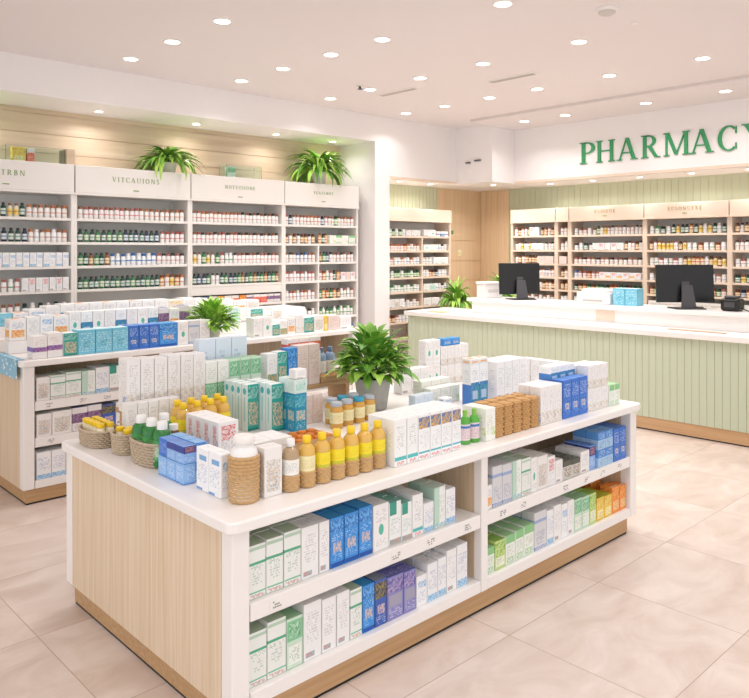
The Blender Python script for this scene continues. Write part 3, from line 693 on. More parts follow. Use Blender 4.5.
CREAML = print_mat('cream_label', '#F3E9B8', [('t', .05, .95, .2, .8, '#C9A94C', 9, 60)])
GRNB = mat('green_bottle', '#237A36', .25, coat=.3)
GLAB = print_mat('green_label', '#3F9A48', [('p', .0, 1, .2, .7, '#3F9A48', '#D9E6C9', 24), ('t', 0, 1, .1, .9, '#CFE3C0', 10, 60)])
WCAP = mat('white_cap', '#F2F0EE', .4)
BRNB = mat('brown_bottle', '#6A3F1E', .2, coat=.3)
def uvs(o):
    """wrap a label mesh once round in u and once up in v"""
    me = o.data; l = me.uv_layers.new(name='UVMap'); zs = [v.co.z for v in me.vertices]; a, b = min(zs), max(zs)
    for p in me.polygons:
        aa = [math.atan2(me.vertices[i].co.y, me.vertices[i].co.x) % (2*PI) for i in p.vertices]
        wrap = max(aa)-min(aa) > PI
        for li, i, an in zip(p.loop_indices, p.vertices, aa):
            l.data[li].uv = ((an+2*PI if wrap and an < PI else an)/(2*PI), (me.vertices[i].co.z-a)/(b-a))
    return o
PROTO = {}
def bottle(kind, x, y, z, label, cat='bottle', group=None, rz=0):
    """bottle > body, cap, label (and a wicker sleeve); the first of a kind is built, later ones are copies"""
    if kind not in PROTO:
        nm, parts = BUILD[kind]()
        PROTO[kind] = (nm, parts)
    nm, parts = PROTO[kind]
    t = thing(nm, (x, y, z+.0005), label, cat, group, rz)
    for pn, me in parts:
        o = bpy.data.objects.new(pn, me); COL.objects.link(o); o.parent = t
    return t
def part(pn, mb, m, uv=False, smooth=True):
    me = mb.mesh(pn, m, smooth)
    if uv:
        o = bpy.data.objects.new('tmp', me); uvs(o); bpy.data.objects.remove(o)
    return (pn, me)
def oil(lab, sleeve=True, body=AMBER, cap=YCAP):
    def f():
        ps = [part('body', MB().lathe([(0, 0.004), (.032, .004), (.035, .01), (.035, .145), (.032, .16), (.021, .173), (.0135, .178), (.0135, .19), (0, .19)], 20), body),
              part('cap', MB().lathe([(.0165, .1785), (.018, .181), (.018, .204), (.0155, .208), (0, .208)], 16), cap),
              part('label', MB().lathe([(.0357, .068), (.0357, .13)], 20), lab, True)]
        if sleeve: ps.append(part('wicker_sleeve', wicker_shell(.0362, .0375, .062, 9, 7, .0014, thick=.003), WICK))
        return 'oil_bottle', ps
    return f
def green_bottle():
    return 'green_bottle', [part('body', MB().lathe([(0, 0), (.04, 0), (.042, .006), (.042, .128), (.038, .15), (.025, .163), (.02, .167), (0, .167)], 20), GRNB),
        part('cap', MB().lathe([(.0235, .163), (.0235, .194), (.02, .199), (0, .199)], 16), WCAP),
        part('label', MB().lathe([(.0427, .03), (.0427, .12)], 20), GLAB, True)]
def brown_bottle():
    return 'brown_bottle', [part('body', MB().lathe([(0, 0), (.03, 0), (.032, .006), (.032, .12), (.02, .14), (0, .14)], 18), BRNB),
        part('cap', MB().lathe([(.02, .138), (.021, .165), (0, .168)], 16), WCAP), part('label', MB().lathe([(.0327, .03), (.0327, .1)], 18), YLAB, True)]
def small_green():
    lb = print_mat('pink_label', '#EAD9DC', [('t', 0, 1, .1, .9, '#B26A88', 9, 40), ('r', 0, 1, .75, .9, '#3C7FC0')])
    return 'lotion_bottle', [part('body', MB().lathe([(0, 0), (.027, 0), (.029, .005), (.029, .115), (.02, .132), (.011, .138), (0, .138)], 18, sy=.75), mat('lime_bottle', '#5DAE45', .25)),
        part('cap', MB().lathe([(.0125, .136), (.0125, .168), (0, .17)], 12, sy=.9), mat('lime_cap', '#8CC653', .35)),
        part('label', MB().lathe([(.0297, .02), (.0297, .1)], 18, sy=.76), lb, True)]
def honey():
    gl = mat('honey_glass', '#D9A54A', .1, coat=.4)
    return 'glass_jar', [part('body', MB().lathe([(0, 0), (.034, 0), (.037, .006), (.037, .1), (.032, .115), (.028, .12), (0, .12)], 20), gl),
        part('lid', MB().lathe([(.031, .1195), (.032, .121), (.032, .139), (.03, .142), (0, .142)], 20), mat('grey_lid', '#B9C2CC', .3)),
        part('label', MB().lathe([(.0377, .03), (.0377, .09)], 20), CREAML, True)]
def honey_blue():
    nm, ps = honey(); ps[1] = part('lid', MB().lathe([(.031, .1195), (.032, .121), (.032, .139), (.03, .142), (0, .142)], 20), mat('blue_lid', '#3FA3C4', .3)); return nm, ps
def small_jar():
    return 'small_jar', [part('body', MB().lathe([(0, 0), (.018, 0), (.02, .004), (.02, .084), (.016, .092), (0, .092)], 14), mat('cream_jar', '#F0E3C4', .3)),
        part('lid', MB().lathe([(.0185, .0915), (.0195, .093), (.0195, .112), (0, .114)], 14), YCAP)]
def blue_bottle():
    return 'pale_bottle', [part('body', MB().lathe([(0, 0), (.032, 0), (.034, .006), (.034, .14), (.026, .16), (.014, .168), (0, .168)], 18), mat('slate_bottle', '#8FA9C6', .2, coat=.3)),
        part('cap', MB().lathe([(.016, .167), (.017, .17), (.017, .2), (0, .202)], 14), mat('slate_cap', '#6E8AB0', .35)), part('label', MB().lathe([(.0347, .04), (.0347, .115)], 18), WLAB, True)]
BUILD = {'oil_w': oil(WLAB, True, mat('dark_oil', '#B59A78', .12, coat=.3), WCAP), 'oil_y': oil(YLAB), 'oil_c': oil(CREAML), 'oil_p': oil(YLAB, False), 'green': green_bottle, 'brown': brown_bottle, 'lotion': small_green, 'honey': honey, 'honey_b': honey_blue, 'jar': small_jar, 'slate': blue_bottle}

# wicker wrapped white jar at the near corner
t = thing('wicker_jar', (1.625, 2.455, AZ), 'white capped jar wrapped in brown wicker at the near corner of the island', 'jar')
MB().lathe([(0, .003), (.052, .003), (.054, .01), (.054, .18), (.05, .2), (.036, .212), (.036, .225), (0, .225)], 24).build('body', WCAP, t, True)
MB().lathe([(.040, .2255), (.042, .228), (.042, .248), (.038, .254), (0, .256)], 24).build('cap', WHITE, t, True)
wicker_shell(.0575, .0595, .178, 12, 13, .0034, thick=.004).build('wicker_wrap', WICK, t, True, angle=1.2)
xs = [1.832, 1.914, 1.994, 2.073, 2.152, 2.231, 2.310]
for i, x in enumerate(xs):
    k = 'oil_w' if i == 0 else 'oil_c' if i == 1 else 'oil_y'
    bottle(k, x, 2.43-.002*i, AZ, f'{"white-capped brownish" if i == 0 else "yellow-capped golden"} oil bottle in wicker sleeve, {nth(i)} from left along the front edge', 'bottle', 'oil bottles in wicker sleeves', rz=-.9)
for i in range(4): bottle('oil_p', 1.87+i*.078, 3.37, AZ+.0, f'yellow-capped amber bottle behind the red-lettered cartons, {nth(i)} in front row', 'bottle', 'amber bottles mid island', rz=-.9)
for i in range(4): bottle('oil_p', 1.885+i*.078, 3.455, AZ, f'yellow-capped amber bottle behind the red-lettered cartons, {nth(i)} in rear row', 'bottle', 'amber bottles mid island', rz=-.9)
for i, (x, y) in enumerate(((2.905, 2.405), (2.972, 2.40))):
    bottle('lotion', x, y, AZ, f'small green lotion bottle beside tall white cartons, {nth(i)} from left', 'bottle', 'green lotion bottles', rz=-.3)
for i, (x, y, k) in enumerate(((2.65, 3.10, 'honey'), (2.74, 3.115, 'honey'), (2.83, 3.12, 'honey_b'), (2.92, 3.13, 'honey'), (2.79, 3.21, 'honey_b'), (2.70, 3.2, 'honey'), (2.88, 3.22, 'honey'))):
    bottle(k, x, y, AZ, f'golden glass jar with {"blue" if k == "honey_b" else "grey"} lid before the plant pot, {nth(i)} of the cluster', 'jar', 'golden jars by the plant', rz=-.9)
for i, x in enumerate((3.09, 3.165, 3.215)[:2]):
    bottle('slate', x, R0+.15, RZ, f'slate blue bottle with white label on the riser, {nth(i)} from left', 'bottle', 'slate blue bottles', rz=-.9)
# woven brown packs
def woven_pack_mesh():
    pr, tg = weave_prof(.0365, .0365, .002, .16, 12, .0038)
    prof = [(0, 0), (.034, 0)]+pr+[(.033, .166), (0, .166)]; tg = [None, None]+tg+[None, None]
    return MB().lathe(prof, 72, power=6, wig=lambda a, j, z: 0 if tg[j] is None else .0024*math.sin(10*a+PI*tg[j]))  .mesh('woven_pack', STRAW, True, 1.2)
WP = woven_pack_mesh()
for j in range(2):
    for i in range(5):
        o = bpy.data.objects.new('woven_pack', WP); COL.objects.link(o); o.location = (3.135+i*.08, YF+.04+j*.082, AZ+.0005)
        tag(o, f'brown woven straw pack on the front edge, {nth(i)} from left, {"front" if j == 0 else "second"} row', 'pack', 'woven straw packs')
# baskets at the far left edge and their contents
def basket(x, y, sx, sy, h, label, k=24, m=WICKD, r=.1):
    t = thing('wicker_basket', (x, y, AZ+.0005), label, 'basket', 'wicker baskets')
    wicker_shell(r*.9, r, h, k, 8, .0036, sx, sy, 2.4, .009).build('basket', m, t, True, angle=1.2)
    rim = MB(); pts = []
    for q in range(33):
        a = 2*PI*q/32; pts.append((r*sx*.985*math.cos(a)*(abs(math.cos(a))**2.4+abs(math.sin(a))**2.4)**(-1/2.4), r*sy*.985*math.sin(a)*(abs(math.cos(a))**2.4+abs(math.sin(a))**2.4)**(-1/2.4), h+.002))
    rim.tube(pts, .005, 6).build('rim', m, t, True)
    return t
basket(1.635, 3.185, 1.05, 1.5, .105, 'oval wicker basket of green bottles on the island corner')
for i, (x, y, k) in enumerate(((1.595, 3.265, 'green'), (1.60, 3.172, 'green'), (1.605, 3.08, 'green'), (1.685, 3.125, 'brown'), (1.69, 3.225, 'green'))):
    bottle(k, x, y, AZ+.0072, f'{"green bottle with white cap" if k == "green" else "brown bottle with white cap"} in the oval basket, {nth(i)} from the rear edge', 'bottle', 'bottles in the oval basket', rz=-.9)
basket(1.60, 3.425, .7, .72, .095, 'small round wicker basket between the two larger baskets', 18)
basket(1.567, 3.67, .85, 1.25, .08, 'wicker basket of yellow-lidded jars at the rear corner', 22)
n = 0
for i in range(2):
    for j in range(5):
        bottle('jar', 1.54+i*.047, 3.588+j*.042, AZ+.0072, f'tiny cream jar with yellow lid in the rear basket, {nth(n)} of the cluster', 'jar', 'yellow lidded jars'); n += 1
for i in range(3):
    bottle('jar', 1.585+.03*(i % 2), 3.385+i*.04, AZ+.0072, f'tiny cream jar with yellow lid in the small round basket, {nth(i)} from front', 'jar', 'yellow lidded jars')
# trays of tan packets
PACK = MB().lathe([(0, 0), (.024, 0), (.028, .006), (.028, .014), (.022, .022), (0, .024)], 12, power=3).mesh('packet', mat('tan_packet', '#D6A468', .6, noise=.3, nscale=40), True)
PACK2 = MB().lathe([(0, 0), (.024, 0), (.028, .006), (.028, .014), (.022, .022), (0, .024)], 12, power=3).mesh('packet', mat('orange_packet', '#D98434', .6, noise=.3, nscale=40), True)
def tray(x, y, z, w, d, nx, ny, label, where, me, lk):
    t = thing('wooden_tray', (x, y, z+.0005), label, 'tray', 'wooden trays')
    MB().box(0, w, 0, d, 0, .01).build('tray_base', PLINTH, t)
    for a in ((0, w, 0, .006), (0, w, d-.006, d), (0, .006, .0061, d-.0061), (w-.006, w, .0061, d-.0061)): MB().box(*a, .0102, .034).build('tray_side', PLINTH, t)
    for j in range(ny):
        for i in range(nx):
            o = bpy.data.objects.new('packet', me); COL.objects.link(o); o.location = (x+(i+.5)*w/nx, y+(j+.5)*d/ny, z+.0112); o.rotation_euler = (0, 0, random.random())
            o.scale = (.9*min(w/nx, d/ny)/.062, .9*min(w/nx, d/ny)/.062, 1.3)
            tag(o, f'{lk} packet, {nth(i)} from left, {nth(j)} row, {where}', 'packet', lk+' packets')
tray(2.972, R0+.004, RZ, .27, .105, 5, 2, 'shallow wooden tray of tan packets on the riser beside the leafy plant', 'tray on the riser', PACK, 'tan')
tray(2.10, 2.88, AZ, .36, .2, 6, 3, 'shallow wooden tray of orange packets behind the oil bottles', 'tray behind the oil bottles', PACK2, 'orange')

# ------------------------------------------------------------------ plants
def blade(mb, base, yawa, length, width, lift, droop, m=0, n=7):
    """arching strap leaf with a folded midrib"""
    p = Vector(base); d = Vector((math.cos(yawa), math.sin(yawa), 0)); side = Vector((-d.y, d.x, 0)); ang = lift
    i0 = len(mb.v); st = length/n
    for k in range(n+1):
        f = k/n; w = width*(.35+1.3*f if f < .5 else 2*(1-f)*1.0)*1.0
        w = max(w, .0015)
        up = Vector((-math.sin(ang)*d.x, -math.sin(ang)*d.y, math.cos(ang)))
        mb.v += [tuple(p-side*w/2+up*w*.16), tuple(p), tuple(p+side*w/2+up*w*.16)]
        p = p+(d*math.cos(ang)+Vector((0, 0, math.sin(ang))))*st; ang -= droop/n
    for k in range(n):
        a = i0+3*k
        mb.f += [(a, a+1, a+4, a+3), (a+1, a+2, a+5, a+4)]; mb.m += [m, m]
def plant(x, y, z, spread, height, label, pot=(.11, .2), potm=POTW, leaves=70, width=.035, seed=1, mats=(LEAF, LEAF2, LEAF3), droop=2.0, rot=0, group=None, bushy=False, back=None, sill=None):
    rnd = random.Random(seed)
    t = thing('potted_plant', (x, y, z+.0005), label, 'plant', group)
    r, h = pot
    MB().lathe([(0, 0), (r*.72, 0), (r*.75, .004), (r*.97, h-.02), (r, h-.018), (r, h), (r*.93, h), (r*.9, h-.03), (0, h-.03)], 28).build('pot', potm, t, True)
    MB().lathe([(r*.885, h-.029), (r*.6, h-.02), (0, h-.012)], 20).build('soil', SOIL, t, True)
    mb = MB()
    for k in range(leaves if bushy else 0):
        f = (k+.5)/leaves; el = math.asin(min(-.02+1.02*f, .999))
        a = k*2.39996+rnd.uniform(-.3, .3); ca, sa = math.cos(a), math.sin(a)
        st = rnd.uniform(.3, .62)*spread
        p = Vector((st*math.cos(el)*ca, st*math.cos(el)*sa, h+.06*height+st*math.sin(el)*height/spread))
        if k % 3 == 0: mb.tube([(rnd.uniform(-.3, .3)*r, rnd.uniform(-.3, .3)*r, h-.02), tuple(p*.6+Vector((0, 0, h*.4))), tuple(p)], .003, 4, 2)
        blade(mb, p, a+rnd.uniform(-.5, .5), spread*rnd.uniform(.34, .5), width*rnd.uniform(.8, 1.25), el*.75+rnd.uniform(-.1, .45), droop*rnd.uniform(.6, 1.2), rnd.choice((0, 0, 1, 1, 2)), 6)
    for k in range(0 if bushy else leaves):
        f = k/leaves; a = k*2.39996+rnd.uniform(-.3, .3); lift = .25+1.2*f+rnd.uniform(-.12, .12)
        ln = spread*(.78+.34*rnd.random())*(1.0-.18*f)
        rr = r*.45*(1-f)
        blade(mb, (rr*math.cos(a), rr*math.sin(a), h-.015+rnd.uniform(0, .03)), a, ln, width*rnd.uniform(.75, 1.2), lift, droop*rnd.uniform(.7, 1.2), rnd.choice((0, 0, 1, 1, 2)))
    # scale to the wanted height above the pot
    zs = max(v[2] for v in mb.v)-h; s = height/zs
    mb.v = [(a, b, h+(c-h)*s if c > h else c) for a, b, c in mb.v]
    if sill is not None: mb.v = [(a, b, max(c, .004) if b > sill else c) for a, b, c in mb.v]
    if back is not None: mb.v = [(a, min(b, back-.002*(k % 7)), c) for k, (a, b, c) in enumerate(mb.v)]
    mb.build('foliage', list(mats), t, True, angle=3)
    return t
plant(3.14, 3.33, AZ, .30, .33, 'bushy leafy plant in grey pot in the middle of the near island', (.115, .19), POTG, 230, .06, 5, droop=1.2, bushy=True)
plant(3.40, 5.62, 1.0205, .27, .28, 'round bright green plant standing on the far island', (.07, .09), POTW, 210, .05, 9, (LEAF2, LEAF2, LEAF), .9, bushy=True)

# ------------------------------------------------------------------ far island
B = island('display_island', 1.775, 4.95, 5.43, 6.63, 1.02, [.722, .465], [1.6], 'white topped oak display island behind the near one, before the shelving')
BZ = 1.0205; FB = 'cartons on the far island'
wh = 'far island'
shelf_run([('white_grey', .165, 1), ('green_white', .17, 1.15), ('green_white', .18, 1.2), ('mint_tall', .175, 1.1), ('blue_base', .19, 1.1), ('teal_top', .19, 1), ('teal_top', .185, 1)], 1.88, 2.60, 5.455, .7225, 'upper shelf, far island', FB, 2)
shelf_run([('white_grey', .16, 1.2), ('white_grey', .165, 1.6), ('plum', .17, 1.3), ('plum', .175, 1.2), ('dark_blue', .16, 1.2), ('white_plain', .17, 1)], 1.88, 2.55, 5.455, .4655, 'middle shelf, far island', FB, 2)
shelf_run([('blue_base', .19, 1), ('blue_base', .19, 1), ('white_grey', .185, 1)], 1.88, 2.19, 5.455, .1655, 'bottom shelf, far island', FB, 2)
def brow(items, y, z, where, x0, rows=1):
    x = x0
    for k, (dz, w, d, h) in enumerate(items):
        carton(dz, (w-.004, d, h), x+w/2, y+d/2, z, f'{LOOK[dz]} carton, {nth(k)} from left, {where}', FB, jig=.01); x += w
brow([('purple_mark', .10, .12, .16), ('purple_mark', .11, .12, .175), ('teal', .11, .12, .165), ('aqua', .13, .12, .18), ('aqua', .13, .12, .18), ('aqua', .13, .12, .18), ('royal_blue', .085, .12, .185), ('royal_blue', .085, .12, .185), ('royal_blue', .085, .12, .185), ('bright_blue', .16, .12, .185), ('white_mark', .1, .1, .19), ('grey_foil', .1, .1, .19), ('white_plain', .1, .1, .19)], 5.47, BZ, 'front row, far island top', 1.86)
brow([('white_plain', .10, .12, .17), ('white_mark', .1, .12, .175), ('teal', .085, .12, .1), ('teal_foot', .085, .12, .13), ('orange_mark', .09, .12, .15), ('white_spots', .1, .12, .17), ('teal', .12, .12, .14), ('white_grey', .12, .12, .15), ('yellow', .05, .1, .14), ('pink', .15, .12, .14), ('white_plain', .15, .12, .12)], 5.47, BZ, 'front row beyond the plant, far island top', 3.72)
# stepped rear of the far island
st = thing('display_riser', (1.82, 5.86, BZ), 'white stepped riser carrying the rear packages on the far island', 'riser')
MB().box(0, 3.05, 0, .34, .0005, .09).build('step', LAM, st, bevel=.004)
MB().box(0, 3.05, .342, .72, .0005, .17).build('step', LAM, st, bevel=.004)
its1 = [('orange_mark', .12, .12, .16), ('white_plain', .1, .12, .17), ('white_blue', .1, .12, .18), ('orange_mark', .12, .12, .17)]+[('blue_foot' if k % 3 == 1 else 'white_spots' if k % 2 else 'white_mark', .095, .12, .19) for k in range(8)]+[('plum', .1, .12, .18), ('orange_mark', .1, .12, .17), ('plum', .1, .12, .19), ('white_spots', .1, .12, .18), ('white_plain', .1, .12, .19), ('white_mark', .1, .12, .19), ('teal_foot', .1, .12, .17), ('mint', .12, .12, .15), ('white_plain', .12, .12, .13), ('teal', .14, .12, .12), ('orange_mark', .1, .12, .1), ('white_grey', .14, .12, .12)]
brow(its1, 5.9, BZ+.091, 'middle step, far island top', 1.84)
its2 = [('aqua', .13, .14, .1), ('orange_mark', .12, .14, .1), ('white_blue', .13, .14, .12), ('white_plain', .12, .14, .14)]+[('orange_mark' if k % 2 else 'blue_foot', .12, .14, .15) for k in range(7)]+[('white_plain', .14, .14, .15), ('cream', .14, .14, .14), ('teal_foot', .12, .14, .15), ('white_mark', .14, .14, .14), ('cream', .14, .14, .12), ('white_plain', .15, .14, .12), ('orange_mark', .15, .14, .1), ('white_grey', .15, .14, .1)]
brow(its2, 6.24, BZ+.171, 'rear step, far island top', 1.84)
# printed blue leaflet folded over the near end of the far island top
t = thing('leaflet', (1.760, 5.7, 1.02), 'light blue printed leaflet hanging over the end of the far island', 'leaflet')
BLUEP, _nt, _p = newmat('leaflet_blue'); _tc = _nt.nodes.new('ShaderNodeTexCoord'); _v = _nt.nodes.new('ShaderNodeTexVoronoi'); _v.inputs['Scale'].default_value = 26
_r = _nt.nodes.new('ShaderNodeValToRGB'); _e = _r.color_ramp.elements; _r.color_ramp.interpolation = 'CONSTANT'
_e[0].color = lin('#F2F7FA'); _e[1].position = .27; _e[1].color = lin('#8FC6E0')
_nt.links.new(_tc.outputs['Object'], _v.inputs['Vector']); _nt.links.new(_v.outputs['Distance'], _r.inputs['Fac']); _nt.links.new(_r.outputs['Color'], _p.inputs['Base Color'])
MB().box(-.006, -.003, -.22, .28, -.13, .003).build('hanging_face', BLUEP, t)
MB().box(-.006, .05, -.22, .28, .001, .004).build('folded_top', BLUEP, t)


# ------------------------------------------------------------------ wall shelving
def shelf_unit(name, origin, width, rz, shelves, hb, ht, label, word=None, wm=OLIVELET, frame=SHELFW, depth=.4, mid=None, wh=.075, group=None, fascia=None, headm=None):
    """local x along the front (left to right seen from the room), local y into the wall"""
    t = thing(name, origin, label, 'shelving', group, rz)
    for xa in (0, width-.03): MB().box(xa, xa+.03, 0, depth, 0, hb).build('side_panel', frame, t, bevel=.003)
    MB().box(.031, width-.031, depth-.02, depth, .05, hb).build('back_panel', BACKP, t)
    for z in shelves: MB().box(.0305, width-.0305, .004, depth-.021, z-.028, z).build('shelf', frame, t, bevel=.003)
    h = MB().box(.006, width-.006, -.02, depth, hb+.001, ht).build('header', headm or frame, t, bevel=.005)
    MB().box(.0, width, -.028, depth, hb-.02+.0, hb+.0005).build('header_rail', frame, t, bevel=.003)
    MB().box(.0305, width-.0305, .02, depth-.021, 0, .09).build('plinth', frame, t)
    if word:
        w = word_mb(word, wh, .003, .28); o = w.build('lettering', wm, h); o.location = (width/2, -.0205, (hb+ht)/2-wh/2+.02)
        MB().box(width/2-.03, width/2+.03, -.024, -.0205, hb+.045, hb+.055).build('tag', OLIVELET, h)
    if mid:
        xm, zt = mid
        for a, b in zip(sorted(shelves), sorted(shelves)[1:]):
            if b <= zt+.01: MB().box(xm-.012, xm+.012, .006, depth-.022, a+.0005, b-.029).build('divider', frame, t)
    if fascia: MB().box(.031, width-.031, .004, .02, fascia[0], fascia[1]).build('fascia', frame, t)
    return t
LS = [2.11, 1.87, 1.63, 1.39, 1.15, .91, .67, .43]
for i, (xa, xb, wd) in enumerate(((1.65, 2.95, 'NUTRBN'), (2.95, 4.25, 'VITCAUIONS'), (4.25, 5.55, 'NOTUISIONE'), (5.55, 6.80, 'ECATEMOT'))):
    shelf_unit('shelf_unit', (xa, 7.5, 0), xb-xa, 0, LS, 2.365, 2.645, f'tall white shelving bay with green lettered header, {nth(i)} along the left wall', wd, mid=(.56, 2.09) if i == 3 else None, group='white shelving along the left wall', fascia=(1.27, 1.36) if i == 2 else None, wh=(.05, .05, .04, .036)[i])
RS_ = [1.99, 1.775, 1.575, 1.385, 1.175, .955, .74, .5]
shelf_unit('shelf_unit', (7.18, 7.55, 0), 1.6, 0, RS_, 2.222, 2.393, 'cream shelving unit in the recess beside the white pillar', None, frame=CREAM, depth=.34, mid=(.96, 2.0))
for k, (a, b) in enumerate(((7.014, 6.196), (6.196, 5.968), (5.968, 4.808), (4.808, 3.693), (3.693, 2.55))):
    shelf_unit('shelf_unit', (9.6, a, 0), a-b, -PI/2, [2.004, 1.785, 1.58, 1.38, 1.195, 1.005, .78, .5], 2.22, 2.41, f'cream shelving unit behind the counter, {nth(k)} from the corner', {2: 'ECOIEUE', 3: 'ECSONUERE'}.get(k), mat('gold_letter', '#B49C68', .5), CREAM, .34, wh=.045, group='cream shelving behind the counter')

def b_mesh(kind, design):
    """small wall bottles as one mesh with body, label, stripe and cap materials"""
    key = kind+'_'+design; me = bpy.data.meshes.get(key)
    if me: return me
    body, label, stripe, cap = (mat('pack_'+c, c, .35) for c in BD[design][1:5])
    if kind == 'pill_bottle': mb = MB().lathe([(0, 0), (.0235, 0), (.0245, .003), (.0245, .014), (.0248, .0145), (.0248, .04), (.0248, .052), (.0248, .078), (.0245, .0785), (.0245, .086), (.019, .095), (.02, .0955), (.02, .122), (.018, .124), (0, .124)], 12, mats=[0, 0, 0, 1, 1, 2, 1, 1, 0, 0, 3, 3, 3, 3])
    elif kind == 'tonic_bottle': mb = MB().lathe([(0, 0), (.0225, 0), (.0235, .003), (.0235, .02), (.0238, .0205), (.0238, .045), (.0238, .055), (.0238, .075), (.0235, .0755), (.0235, .09), (.012, .108), (.0135, .1085), (.0135, .13), (0, .131)], 12, mats=[0, 0, 0, 1, 1, 2, 1, 1, 0, 0, 3, 3, 3])
    elif kind == 'medicine_jar': mb = MB().lathe([(0, 0), (.028, 0), (.03, .003), (.03, .012), (.0303, .0125), (.0303, .035), (.0303, .045), (.0303, .06), (.03, .0605), (.03, .07), (.0285, .0705), (.0285, .098), (.026, .1), (0, .1)], 12, mats=[0, 0, 0, 1, 1, 2, 1, 1, 0, 3, 3, 3, 3])
    else: mb = MB().lathe([(0, 0), (.024, 0), (.026, .003), (.026, .018), (.0263, .0185), (.0263, .05), (.0263, .06), (.0263, .08), (.026, .0805), (.024, .092), (.013, .1), (.017, .1005), (.017, .124), (0, .125)], 12, mats=[0, 0, 0, 1, 1, 2, 1, 1, 0, 0, 3, 3, 3])
    me = mb.mesh(key, [body, label, stripe, cap], True)
    return me
BD = {  # look, body, label, stripe, cap
 'wo': ('white orange-capped', '#F1E9E2', '#F6F1EE', '#E3A78F', '#B9703F'), 'wb': ('white brown-capped', '#F1ECE8', '#F6F2F0', '#EBCDC2', '#8F6146'),
 'wy': ('yellow-labelled', '#EFE3CC', '#F0D56A', '#C77F4A', '#8A5A32'), 'ww': ('all-white', '#F3F1F0', '#F7F5F4', '#B9C6D6', '#EDEAE8'), 'wr': ('white red-striped', '#F2ECEA', '#F5EFEE', '#E3A39C', '#A8665C'),
 'wn': ('white dark-capped', '#F1EEEC', '#F4F2F1', '#D8C6C0', '#3A3230'), 'wg': ('white green-striped', '#F0F2EC', '#F3F5F0', '#5FA578', '#E9E9E4'), 'wl': ('white blue-striped', '#EFF2F6', '#F5F6F8', '#3F7FC4', '#F0EFF0'),
 'dg': ('dark green', '#1F4A3C', '#DCE5DE', '#4F9A86', '#23302C'), 'gn': ('green', '#2F7A4A', '#E2EBD9', '#8FBF5A', '#274A34'), 'nv': ('navy', '#27364E', '#DDE3EA', '#5F8FB0', '#1E2632'), 'br': ('brown', '#8E5E36', '#EFE0C4', '#E2922E', '#5B2C1C'),
 'or': ('orange', '#E6A767', '#F6E4CC', '#D9572E', '#7F3A1E'), 'gw': ('green-capped white', '#F0F2EE', '#F4F5F2', '#9CC79C', '#3F8A4A'), 'bl': ('blue-capped white', '#F0F2F5', '#F5F6F8', '#7FA9DC', '#3566A8'), 'pk': ('pink-striped', '#F4E9E8', '#F6EEEE', '#E29AA0', '#A8544A'),
}
KN = {'pill_bottle': 'pill bottle', 'tonic_bottle': 'tonic bottle', 'medicine_jar': 'jar', 'syrup_bottle': 'syrup bottle'}
COUNT = {}
def wall_item(kind, dz, p, rz, label, group, sc=1):
    o = bpy.data.objects.new(kind, b_mesh(kind, dz)); COL.objects.link(o); o.location = p; o.rotation_euler = (0, 0, rz)
    if sc != 1: o.scale = (sc, sc, sc)
    COUNT[kind] = COUNT.get(kind, 0)+1
    return tag(o, label, 'bottle' if 'bottle' in kind else 'jar', group)
SHN = ['top', 'second', 'third', 'fourth', 'fifth', 'sixth', 'seventh']
def fill(origin, rz, z, xa, xb, segs, where, group, yin=.05):
    """segs: (kind, [designs], share). kind 'box' gives low medicine boxes. Runs left to right along local x"""
    c, s = math.cos(rz), math.sin(rz); tot = sum(g[2] for g in segs); x = xa; n = 0
    for g in segs:
        x1 = x+(xb-xa)*g[2]/tot
        if g[0] == 'gap': x = x1; continue
        pitch = g[3] if len(g) > 3 else (.056 if g[0] in ('pill_bottle', 'tonic_bottle', 'syrup_bottle') else .068 if g[0] == 'medicine_jar' else .075)
        k = max(1, int((x1-x)/pitch+.3)); st = (x1-x)/k
        for i in range(k):
            dz = g[1][i % len(g[1])] if len(g[1]) < 4 else random.choice(g[1])
            lx, ly = x+(i+.5)*st, yin+random.uniform(-.008, .008)
            p = (origin[0]+c*lx-s*ly, origin[1]+s*lx+c*ly, z+.0008)
            if g[0] == 'box':
                w = st-.006; hh = g[4] if len(g) > 4 else .11
                o = bpy.data.objects.new('medicine_box', carton_mesh(dz, round(w, 3), .09, hh)); COL.objects.link(o); o.location = p; o.rotation_euler = (0, 0, rz)
                COUNT['medicine_box'] = COUNT.get('medicine_box', 0)+1
                tag(o, f'{LOOK[dz]} medicine box, {nth(n)} from left, {where}', 'box', group)
            else: wall_item(g[0], dz, p, 0, f'{BD[dz][0]} {KN[g[0]]}, {nth(n)} from left, {where}', group, random.uniform(.96, 1.04) if g[0] != 'x' else 1)
            n += 1
        x = x1
P_, T_, X_ = 'pill_bottle', 'tonic_bottle', 'box'
def lw(bay, row, segs, xa=.05, xb=None, extra=''):
    x0, w = ((1.65, 1.3), (2.95, 1.3), (4.25, 1.3), (5.55, 1.25))[bay]
    fill((x0, 7.5), 0, LS[row], xa, xb or w-.05, segs, f'{SHN[row]} shelf{extra}, {nth(bay)} left-wall bay', 'packages on the left wall shelving')
lw(0, 0, [(T_, ['wy', 'dg', 'wy'], .42), (P_, ['wo', 'wb'], .58)], .56)
lw(0, 1, [(T_, ['dg', 'nv', 'dg'], .45), (P_, ['wo', 'ww', 'wb'], .55)], .56)
lw(0, 2, [(X_, ['white_blue', 'blue_base'], 1, .062, .135)], .56)
lw(0, 3, [(P_, ['wg', 'wr'], .35), (X_, ['white_plain', 'white_red'], .65, .062, .13)], .56)
lw(0, 4, [(P_, ['wr', 'wb'], .35), (P_, ['dg', 'ww'], .65, .07)], .56)
lw(1, 0, [(P_, ['wb', 'wr', 'pk'], .55), (P_, ['wb', 'wo'], .45)])
lw(1, 1, [(T_, ['dg', 'gn'], .4), (T_, ['nv', 'dg'], .35), (P_, ['wr', 'pk'], .25)])
